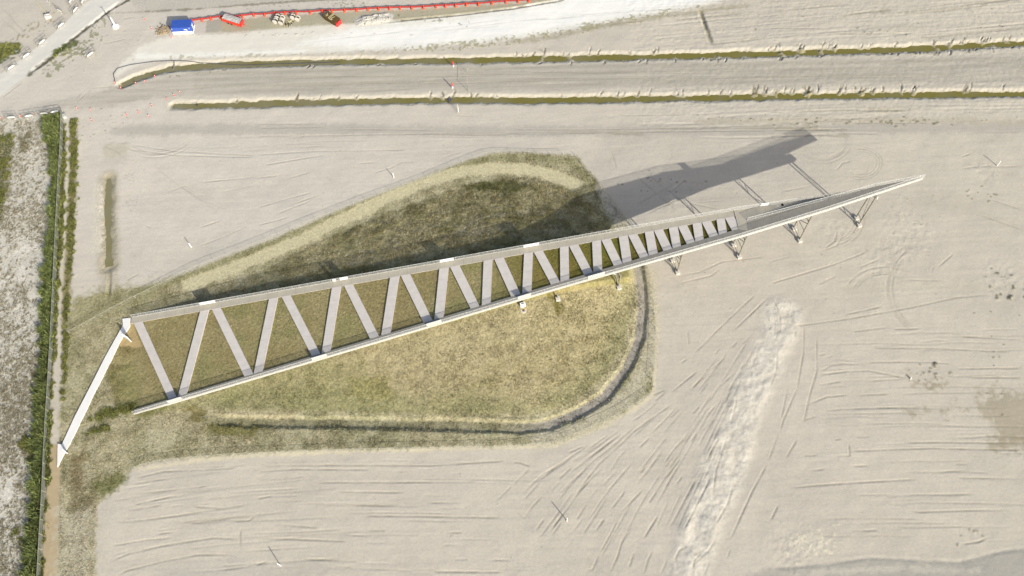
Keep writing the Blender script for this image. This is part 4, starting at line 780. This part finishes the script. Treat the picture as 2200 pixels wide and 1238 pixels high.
m1 = MB(); m1.box((CL/2+.03, 0, 1.5), (.05, 2.9, 2.0)); o = loc(m1, 'door', M_BLUE, t); m1 = MB(); [m1.tube((CL/2+.09, y_, .6), (CL/2+.09, y_, 2.4), .03) for y_ in (-.4, -.2, .2, .4)]; loc(m1, 'locking_bar', M_WHITE, o)
for c0, d0 in (((1.2, -1.71, 1.75), (.9, .02, .28)), ((1.65, -1.71, 1.5), (.25, .02, .3)), ((-CL/2+.25, -1.71, 2.1), (.12, .02, .5)), ((CL/2-.5, -1.71, 2.2), (.12, .02, .5))): m1 = MB(); m1.box(c0, d0); loc(m1, 'painted_mark', M_WHITE, t)
# red trailer with grey load
a, b, rz, L = basis((479, 47), (519, 60)); c = (a+b)/2+np.array([-math.sin(rz), math.cos(rz)])*1.0
t = thing('skip_trailer', (c[0], c[1], 0), 'red open trailer filled level with grey gravel beside the blue container', 'trailer'); t.rotation_euler = (0, 0, rz)
m1 = MB(); L_ = L*.95
for y_ in (-1.15, 1.15): m1.box((0, y_, 1.0), (L_, .08, 1.2))
for x_ in (-L_/2, L_/2): m1.box((x_, 0, 1.0), (.08, 2.4, 1.2))
m1.box((0, 0, .5), (L_, 2.3, .15)); loc(m1, 'body', M_RED, t)
m1 = MB(); [m1.box((-L_/2+.3+k*(L_-.6)/7, y_, 1.1), (.14, .1, 1.1)) for k in range(8) for y_ in (-1.25, 1.25)]; m1.box((0, -1.25, 1.62), (L_+.1, .1, .1)); loc(m1, 'rib', M_ORANGE, t)
m1 = MB(); r = np.random.RandomState(3); n_ = 14
vs = [(-L_/2+.08+(L_-.16)*i/(n_-1), -1.12+2.24*j/6, 1.62+.12*r.rand()+.18*math.sin(math.pi*j/6)) for i in range(n_) for j in range(7)]; m1.add(vs, [(i*7+j, (i+1)*7+j, (i+1)*7+j+1, i*7+j+1) for i in range(n_-1) for j in range(6)]); loc(m1, 'load', M_GREY, t)
m1 = MB(); m1.tube((L_/2, 0, .55), (L_/2+1.3, 0, .4), .07); m1.box((L_/2+.2, -.9, .9), (.5, .5, .8)); loc(m1, 'drawbar', M_RED, t)
for x_ in (-1.2, .0):
    for y_ in (-1.1, 1.1): m1 = MB(); m1.tube((x_, y_-.12, .38), (x_, y_+.12, .38), .38, n=14); loc(m1, 'wheel', M_DARK, t)
# brown covered skip with painted marks and red nose
a, b, rz, L = basis((698, 42), (716, 53)); hdg = rz
P4 = [G(*p, 1.5)[:2] for p in [(694, 35), (704, 23), (733, 41), (716, 49)]]
c = sum(P4)/4; u = (P4[2]-P4[1]); u = u/np.linalg.norm(u); rz = math.atan2(u[1], u[0]); t = thing('covered_skip', (c[0], c[1], 0), 'brown covered skip with cream painted marks and a red end below the barrier', 'skip'); t.rotation_euler = (0, 0, rz)
LL, WW = 5.2, 2.5
m1 = MB(); m1.add([(-LL/2+.5, -WW/2+.1, .15), (LL/2-.5, -WW/2+.1, .15), (LL/2-.5, WW/2-.1, .15), (-LL/2+.5, WW/2-.1, .15), (-LL/2, -WW/2, 1.4), (LL/2, -WW/2, 1.4), (LL/2, WW/2, 1.4), (-LL/2, WW/2, 1.4)], [(3, 2, 1, 0), (4, 5, 6, 7), (0, 1, 5, 4), (1, 2, 6, 5), (2, 3, 7, 6), (3, 0, 4, 7)]); loc(m1, 'body', M_BROWN, t)
m1 = MB(); m1.box((0, 0, 1.45), (LL+.1, WW+.1, .1), b=.1)
for k in range(6): m1.tube((-LL/2+.3+k*.92, -WW/2, 1.5), (-LL/2+.3+k*.92, WW/2, 1.5), .035)
cv = loc(m1, 'cover', M_BROWN, t)
m1 = MB()
def stroke(p, q, wd=.17):                 # painted strokes, surveyed on the cover
    A = [G(680+e[0]/24.76, 10+e[1]/24.76, 1.53)[:2]-c for e in (p, q)]; k, s_ = math.cos(-rz), math.sin(-rz); A = [np.array([k*v[0]-s_*v[1], s_*v[0]+k*v[1]]) for v in A]
    d_ = (A[1]-A[0])/np.linalg.norm(A[1]-A[0]); n_ = np.array([-d_[1], d_[0]])*wd/2; m1.prism([tuple(A[0]+n_), tuple(A[1]+n_), tuple(A[1]-n_), tuple(A[0]-n_)], 1.52, 1.555)
for s_ in (((880, 480), (620, 700)), ((920, 520), (690, 720)), ((620, 700), (775, 815)), ((880, 480), (920, 520)), ((775, 815), (850, 765)), ((975, 640), (765, 735)), ((765, 735), (780, 790)), ((590, 460), (515, 600)), ((470, 555), (600, 585)), ((600, 545), (520, 610)), ((740, 370), (700, 330))): stroke(*s_)
o = loc(m1, 'painted_marks', M_CREAM, t)
m1 = MB(); m1.box((LL/2+.35, 0, .7), (.6, WW*.9, 1.2), b=.15); m1.tube((LL/2+.5, -.3, 1.3), (LL/2+.5, .6, 1.3), .28, n=12); loc(m1, 'end_frame', M_RED, t)
# cable drums standing on their rims
RG = [(595, 39, 'pale cable drum at the back left of the group of four'), (605.5, 42, 'pale cable drum at the back right of the group of four'), (590, 48, 'pale cable drum at the front left of the group of four'), (602, 50.5, 'brightest white cable drum at the front right of the group of four'), (628, 39, 'left cable drum of the pair beside the broken boards'), (638, 42.5, 'right cable drum of the pair beside the broken boards')]
ring0 = None
for px, py, lb in RG:
    p = G(px, py, .8)[:2]
    if ring0 is None:
        ring0 = thing('cable_drum', (p[0], p[1], 0), lb, 'cable drum', 'cable drums stored below the orange barrier'); ring0.rotation_euler = (0, 0, -.3)
        for y0_ in (0, .95):
            m1 = MB(); m1.tube((0, y0_, .82), (0, y0_+.09, .82), .82, n=28); m1.tube((0, y0_-.04, .82), (0, y0_, .82), .16, n=12); loc(m1, 'flange', M_CONC, ring0)
        m1 = MB(); m1.tube((0, .09, .82), (0, .95, .82), .42, n=18); loc(m1, 'core', M_DARK, ring0)
    else: dup(ring0, (p[0], p[1], 0), -.3+.15*math.sin(px), lb)
# debris and rubble heap
p = G(620, 52)[:2]; t = thing('debris_heap', (p[0], p[1], 0), 'small heap of broken boards between the two groups of cable drums', 'debris'); m1 = MB(); m2 = MB(); r = np.random.RandomState(8)
for k in range(16): m1.box((r.normal()*.7, r.normal()*.5, .1+.3*r.rand()), (r.uniform(.4, 1.4), .14, .06), r.uniform(0, 3))
for k in range(12): m2.box((r.normal()*.6, r.normal()*.5, .15+.2*r.rand()), (r.uniform(.2, .5), .3, .25), r.uniform(0, 3), .05)
loc(m1, 'board', M_CREAM, t); loc(m2, 'rubble', M_DARK, t)
def heap(cx, cy, w_, h_, ht, n_, name, label, m, seed):
    r = np.random.RandomState(seed); p = G(cx, cy)[:2]; m1 = MB()
    ny_, nx_ = 40, 90; vs = []; g1 = r.uniform(-1, 1, (ny_, nx_))
    from_ = np.array([[math.exp(-((i/(nx_-1)-.5)*3.2)**4)*math.exp(-((j/(ny_-1)-.5)*3)**4) for i in range(nx_)] for j in range(ny_)])
    n1 = sum(np.kron(r.uniform(-1, 1, (ny_//s_+1, nx_//s_+1)), np.ones((s_, s_)))[:ny_, :nx_]*a_ for s_, a_ in ((9, .35), (5, .2), (3, .1), (1, .05)))
    for j in range(ny_):
        for i in range(nx_): vs.append(((i/(nx_-1)-.5)*w_, (j/(ny_-1)-.5)*h_, -.1+from_[j, i]*(ht*(.65+.6*n1[j, i]))+.03*g1[j, i]*from_[j, i]))
    m1.add(vs, [(j*nx_+i, j*nx_+i+1, (j+1)*nx_+i+1, (j+1)*nx_+i) for j in range(ny_-1) for i in range(nx_-1)])
    for k in range(n_):
        x_, y_ = r.normal()*w_*.2, r.normal()*h_*.18; d_ = r.uniform(.15, .5); m1.box((x_, y_, ht*.5*math.exp(-(x_/w_*2.5)**2)+.1), (d_*1.5, d_, d_*.7), r.uniform(0, 3), d_*.2)
    o = m1.build(name, m, None, (0, 0, 0)); o.location = (p[0], p[1], 0); o.rotation_euler = (0, 0, .12); tag(o, label, 'rubble heap'); return o
heap(802, 42, 16.5, 6.0, 1.0, 14, 'rubble_heap', 'pale grey rubble heap between the orange barrier and the white chalk road', mat('pale_rubble', C(206, 201, 190), .9, .14, 1.2, .5), 4)
heap(352, 66, 6.0, 5.0, .7, 60, 'rubble_heap', 'brown brushwood and rubble heap against the left end of the blue container', mat('brush_debris', C(176, 158, 130), .9, .5, 3, .6), 5)
# orange barrier: feet with netting panels
OB = [(413, 46), (433, 44), (453, 41), (473, 38), (497, 39), (520, 36), (545, 33), (568, 33), (591, 30), (612, 29), (636, 28), (666, 28), (692, 25), (713, 25), (740, 24), (766, 23), (790, 21), (813, 20), (836, 19), (859, 18.5), (884, 18), (909, 17), (936, 15), (956, 14), (978, 13), (1001, 11), (1027, 10), (1056, 7.5), (1086, 5), (1112, 4), (1135, 2), (1160, -2)]
pts = [G(px+1, py)[:2] for px, py in OB]
for k in range(len(pts)-1):
    a, b = pts[k], pts[k+1]; d_ = b-a; L = np.linalg.norm(d_); rz = math.atan2(d_[1], d_[0])
    lb = 'orange plastic barrier section, %s from the blue container' % ORD[k]
    t = thing('barrier_section', (a[0], a[1], 0), lb, 'barrier', 'orange barrier sections in a line along the top'); t.rotation_euler = (0, 0, rz)
    m1 = MB(); m1.lathe((0, -.35, 0), [(.38, 0), (.38, .14), (.28, .2), (.13, .8), (.1, .95)], 10); m1.box((0, -.1, .08), (.36, 1.1, .14), b=.1); loc(m1, 'foot', M_ORANGE, t)
    m1 = MB(); nn = 8
    for i in range(nn):
        x0_, x1_ = L*i/nn, L*(i+1)/nn; s0, s1 = -.16*math.sin(math.pi*i/nn), -.16*math.sin(math.pi*(i+1)/nn)
        m1.add([(x0_, 0, .25+s0*.3), (x1_, 0, .25+s1*.3), (x1_, 0, 1.0+s1), (x0_, 0, 1.0+s0), (x0_, .05, .25+s0*.3), (x1_, .05, .25+s1*.3), (x1_, .05, 1.0+s1), (x0_, .05, 1.0+s0)], [(0, 1, 2, 3), (7, 6, 5, 4), (3, 2, 6, 7), (0, 4, 5, 1)])
    loc(m1, 'netting', M_RED2, t)
    m1 = MB(); m1.tube((0, .02, 0), (0, .02, 1.12), .05, n=8); loc(m1, 'upright', M_ORANGE, t)
# white board barriers by the gravel road and by the reeds
TB = [((17, 148), (29, 140)), ((50, 122), (61, 114)), ((84, 93), (94, 85)), ((125, 57), (135, 49)), ((157, 25), (165, 15)), ((121, 18), (132, 25)), ((100, -1), (104, 3)), ((150, 3), (153, -3)), ((176, 3), (178, -2)), ((187, 120), (199, 111)),
      ((16, 252), (31, 251)), ((53, 249), (68, 246.5)), ((85.5, 243), (100, 242)), ((111, 240), (121, 238))]
TBL = ['left of the gravel road, lowest in the picture', 'left of the gravel road, second from the bottom', 'left of the gravel road, third from the bottom', 'left of the gravel road, fourth from the bottom', 'left of the gravel road, just left of its upper end', 'on the sand, turned towards the white block',
       'cut off by the top edge, nearest the white block', 'cut off by the top edge, middle one', 'cut off by the top edge, nearest the gravel road', 'standing alone on the sand right of the gravel road', 'leftmost of the row above the reeds', 'second from the left in the row above the reeds', 'third from the left in the row above the reeds', 'right end of the row, touching the reeds']
tb0 = None
for ((ax_, ay_), (bx_, by_)), lb in zip(TB, TBL):
    a, b = G(ax_, ay_, .9)[:2], G(bx_, by_, .9)[:2]; c = (a+b)/2; rz = math.atan2((b-a)[1], (b-a)[0]); z = float(hgt(*c)); lb = 'white board barrier '+lb
    if tb0 is None:
        tb0 = thing('board_barrier', (c[0], c[1], z), lb, 'barrier', 'white board barriers'); tb0.rotation_euler = (0, 0, rz)
        m1 = MB(); m1.box((0, 0, .85), (1.6, .24, .12), b=.03); m1.box((0, 0, .66), (2.1, .1, .3)); loc(m1, 'board', M_WHITE, tb0)
        m1 = MB(); m1.tube((-1.9, 0, 1.15), (1.9, 0, 1.15), 0.055); m1.tube((-1.9, 0, .45), (1.9, 0, .45), 0.055); m1.tube((-1.9, 0, 1.75), (1.9, 0, 1.75), 0.055); [m1.tube((x_, 0, 0), (x_, 0, 1.75), 0.055) for x_ in (-1.9, -.7, .7, 1.9)]; loc(m1, 'frame', M_PYL, tb0)
        for x_ in (-.8, .8): m1 = MB(); m1.box((x_, 0, .06), (.22, .8, .12)); loc(m1, 'foot', M_CONC, tb0)
    else: dup(tb0, (c[0], c[1], z), rz, lb)
# cones
CN = [(166, 234), (196, 237), (272, 247), (298, 241), (320, 250), (197, 259), (74, 245), (104, 241), (44, 250), (3, 254), (359, 213), (374, 205), (386, 199), (326, 227), (259, 188), (248, 179), (292, 180), (312, 176), (333, 165), (326, 62), (310, 42), (368, 80)]
CT = ['right of the fence corner, nearest it', 'right of the fence corner, further right', 'lying left of the lower ditch end', 'upper one of the pair left of the lower ditch', 'right one of the pair left of the lower ditch', 'below the pair right of the fence corner', 'between the second and third white boards', 'between the last two white boards', 'between the first two white boards', 'at the left picture edge beside the white boards', 'just left of the lower ditch head', 'above the lower ditch head', 'furthest up and right above the lower ditch head', 'between the lower ditch and the lone cones', 'below the upper ditch head', 'left of the upper ditch head', 'right below the upper ditch head', 'on the lower bank of the upper ditch', 'furthest right on the bank of the upper ditch', 'on the sand left of the blue container', 'above left of the blue container', 'below the blue container corner']
cn0 = None
for (px, py), lb in zip(CN, CT):
    p = G(px, py)[:2]; z = float(hgt(*p)); lb = 'small red traffic cone '+lb
    if cn0 is None:
        cn0 = thing('traffic_cone', (p[0], p[1], z), lb, 'traffic cone', 'red traffic cones')
        m1 = MB(); m1.box((0, 0, .03), (.36, .36, .05), b=.05); m1.lathe((0, 0, .05), [(.16, 0), (.11, .3)], 12); m1.lathe((0, 0, .05), [(.08, .45), (.035, .7)], 12); loc(m1, 'cone', M_RED, cn0); m1 = MB(); m1.lathe((0, 0, .05), [(.11, .3), (.08, .45)], 14); loc(m1, 'band', M_WHITE, cn0)
    else: dup(cn0, (p[0], p[1], z), .5, lb)
# survey stakes
for k, (px, py, ht, lb) in enumerate([(411, 531, 2.0, 'thin white survey post on the sand above the left half of the mound'), (846, 381, 1.9, 'thin white survey post on the sand above the middle of the mound'), (1218, 1119, 2.6, 'thin white survey post in the rutted sand below the mound'), (602, 1215, 2.6, 'thin white survey post near the bottom edge on the left'), (2142, 356, 2.3, 'thin white survey post right of the platform tip'), (1956, 814, .7, 'short white survey peg among the wet patches at right'), (1884, 427, .9, 'short white marker block beside the outermost pylon')]):
    p = G(px, py)[:2]; z = float(hgt(*p)); t = thing('survey_post', (p[0], p[1], z), lb, 'survey post', 'white survey posts')
    m1 = MB(); m1.tube((0, 0, -.1), (0, 0, ht), .11 if ht > 1 else .15, n=8); loc(m1, 'post', M_WHITE, t); m1 = MB(); m1.box((0, 0, .05), (.45, .35, .15), k*.7, .05); loc(m1, 'base', M_CONC, t)
for k, (px, py, lb) in enumerate([(974, 143, 'red and white striped pole beside the upper ditch'), (972, 189, 'red and white striped pole beside the lower edge of the dirt road')]):
    p = G(px, py)[:2]; z = float(hgt(*p)); t = thing('striped_pole', (p[0], p[1], z), lb, 'pole', 'striped warning poles')
    for q in range(3): m1 = MB(); m1.tube((0, 0, q*.75), (0, 0, q*.75+.75), .16 if q else .2, n=10); loc(m1, 'pole_section', (M_WHITE, M_RED, M_RED)[q], t)
a, b = G(1005, 195)[:2], G(1006, 158)[:2]; t = thing('height_gate', (a[0], a[1], 0), 'thin height gate with red and white warning tape across the dirt road', 'warning gate')
GH = 2.6; m1 = MB(); d_ = b-a; m1.tube((0, 0, 0), (0, 0, GH), .06, n=8); m1.tube((d_[0], d_[1], -.1), (d_[0], d_[1], GH), .06, n=8); loc(m1, 'pole', M_PYL, t)
for q in range(16):
    u0, u1 = q/16, (q+1)/16; m1 = MB(); m1.tube((d_[0]*u0, d_[1]*u0, GH-.05), (d_[0]*u1, d_[1]*u1, GH-.05), .05, n=6); loc(m1, 'tape', M_RED if q % 2 else M_WHITE, t)
m1 = MB(); m1.tube((d_[0], d_[1], GH), (0, .3, .05), .02, n=4); loc(m1, 'stay_wire', M_DARK, t)
a = G(985, 241)[:2]; t = thing('height_gate', (a[0], a[1], 0), 'pale tripod pole with stay wires below the lower ditch', 'warning gate'); m1 = MB(); m1.tube((0, 0, 0), (0, 0, 3.4), .09, .05, 8); loc(m1, 'pole', M_WHITE, t); m1 = MB(); m1.tube((-.5, -.3, 0), (0, 0, 3.2), .04, n=6); m1.tube((.5, .4, 0), (0, 0, 3.2), .04, n=6); loc(m1, 'stay', M_PYL, t)
# mast on a round white base, and the white equipment block
a = G(249, 58)[:2]; t = thing('mast', (a[0], a[1], 0), 'white mast on a rounded white base right of the gravel road', 'mast'); m1 = MB(); m1.lathe((0, 0, 0), [(1.0, 0), (1.0, .45), (.85, .6), (.3, .7)], 20); loc(m1, 'base', M_WHITE, t)
m1 = MB(); m1.tube((0, 0, .6), (0, 0, 4.2), .30, .16, 12); loc(m1, 'pole', M_WHITE, t); m1 = MB(); m1.tube((0, 0, 4.2), (0, 0, 5.2), .12, .08, 8); m1.box((0, 0, 5.25), (.7, .25, .1)); loc(m1, 'head', M_PYL, t)
a = G(103, 35, .5)[:2]; t = thing('equipment_block', (a[0], a[1], 0), 'white concrete block with a long bar among the white boards at top left', 'concrete block'); t.rotation_euler = (0, 0, .25)
m1 = MB(); m1.box((0, 0, .5), (1.9, 1.25, 1.0), b=.1); loc(m1, 'block', M_CONC, t); m1 = MB(); m1.box((.1, .25, 1.03), (.9, .3, .08)); loc(m1, 'lid', M_WHITE, t)
a1, b1 = G(77, 3, .3)[:2], G(98, 27, .3)[:2]; k, s_ = math.cos(-.25), math.sin(-.25); v0, v1 = a1-a, b1-a; m1 = MB(); m1.tube((k*v0[0]-s_*v0[1], s_*v0[0]+k*v0[1], .35), (k*v1[0]-s_*v1[1], s_*v1[0]+k*v1[1], .35), .10); loc(m1, 'bar', M_CREAM, t)
# white slab and utility box
a = G(138, 250, .4)[:2]; m1 = MB(); m1.box((a[0], a[1], .45), (1.0, 1.3, .9), .4, .2); tag(m1.build('utility_box', M_SIGN, None, (a[0], a[1], 0)), 'rounded pale utility box at the top end of the tall left fence', 'utility box')
a = G(1123, 653)[:2]; z = float(hgt(*a)); a = G(1123, 652, z)[:2]; z = float(hgt(*a)); t = thing('service_box', (a[0], a[1], z), 'white service box against the lower edge of the platform', 'service box'); m1 = MB(); m1.box((0, 0, .5), (1.3, .8, 1.2), .2, .05); loc(m1, 'body', M_WHITE, t); m1 = MB(); m1.box((.05, .1, 1.13), (.8, .2, .06), .2); loc(m1, 'slot', M_DARK, t)
a = G(1124.5, 661)[:2]; z = float(hgt(*a)); a = G(1124.5, 661, z)[:2]; z = float(hgt(*a)); t = thing('drain_pit', (a[0], a[1], z), 'round drain pit with a rusty cover in the grass below the service box', 'drain'); m1 = MB(); m1.lathe((0, 0, -.3), [(.75, 0), (.75, .4), (.62, .42), (.5, .36)], 18); loc(m1, 'rim', M_CONC, t); m1 = MB(); m1.lathe((0, 0, -.2), [(.3, 0), (.3, .36)], 14); loc(m1, 'cover', mat('rust', (.12, .05, .03), .8, .3, 8), t)
# hose along the upper ditch
hp_ = [(248, 178), (244, 160), (252, 148), (280, 140), (330, 133), (375, 131), (440, 134), (520, 139), (600, 136), (680, 134), (730, 132)]
P_ = GL(hp_); m1 = MB(); pts3 = []
for k in range(60):
    u_ = k/59*(len(P_)-1); i_ = min(int(u_), len(P_)-2); p = P_[i_]+(P_[i_+1]-P_[i_])*(u_-i_); pts3.append((p[0], p[1], max(float(hgt(*p)), WL)+.12))
m1.path(pts3, .09); tag(m1.build('hose', M_HOSE, None, pts3[0]), 'dark blue grey drainage hose lying along the upper ditch', 'hose')
P_ = GL([(374, 131), (375, 140), (373, 150)]); m1 = MB(); m1.path([(p[0], p[1], WL+.55) for p in P_], .12); tag(m1.build('culvert_pipe', M_PYL, None, (P_[0][0], P_[0][1], WL+.5)), 'short dark pipe crossing the upper ditch near its left end', 'pipe')

for px, py, lb in ((966, 213, 'dark diamond shaped mat hanging over the lower ditch bank below the striped poles'), (422, 224, 'small dark oval strainer in the left part of the lower ditch')):
    a = G(px, py)[:2]; z = max(float(hgt(*a)), WL)+.12; t = thing('strainer', (a[0], a[1], z), lb, 'strainer'); m1 = MB(); q_ = .75 if px > 900 else .4
    m1.prism([(-q_*.8, 0), (0, -q_*1.5), (q_*.8, 0), (0, q_*1.5)], 0, .12); loc(m1, 'mat', M_DARK if px < 900 else M_HOSE, t); m1 = MB(); m1.tube((0, -q_*1.5, .1), (0, q_*1.5, .1), .05); loc(m1, 'bar', M_PYL, t)
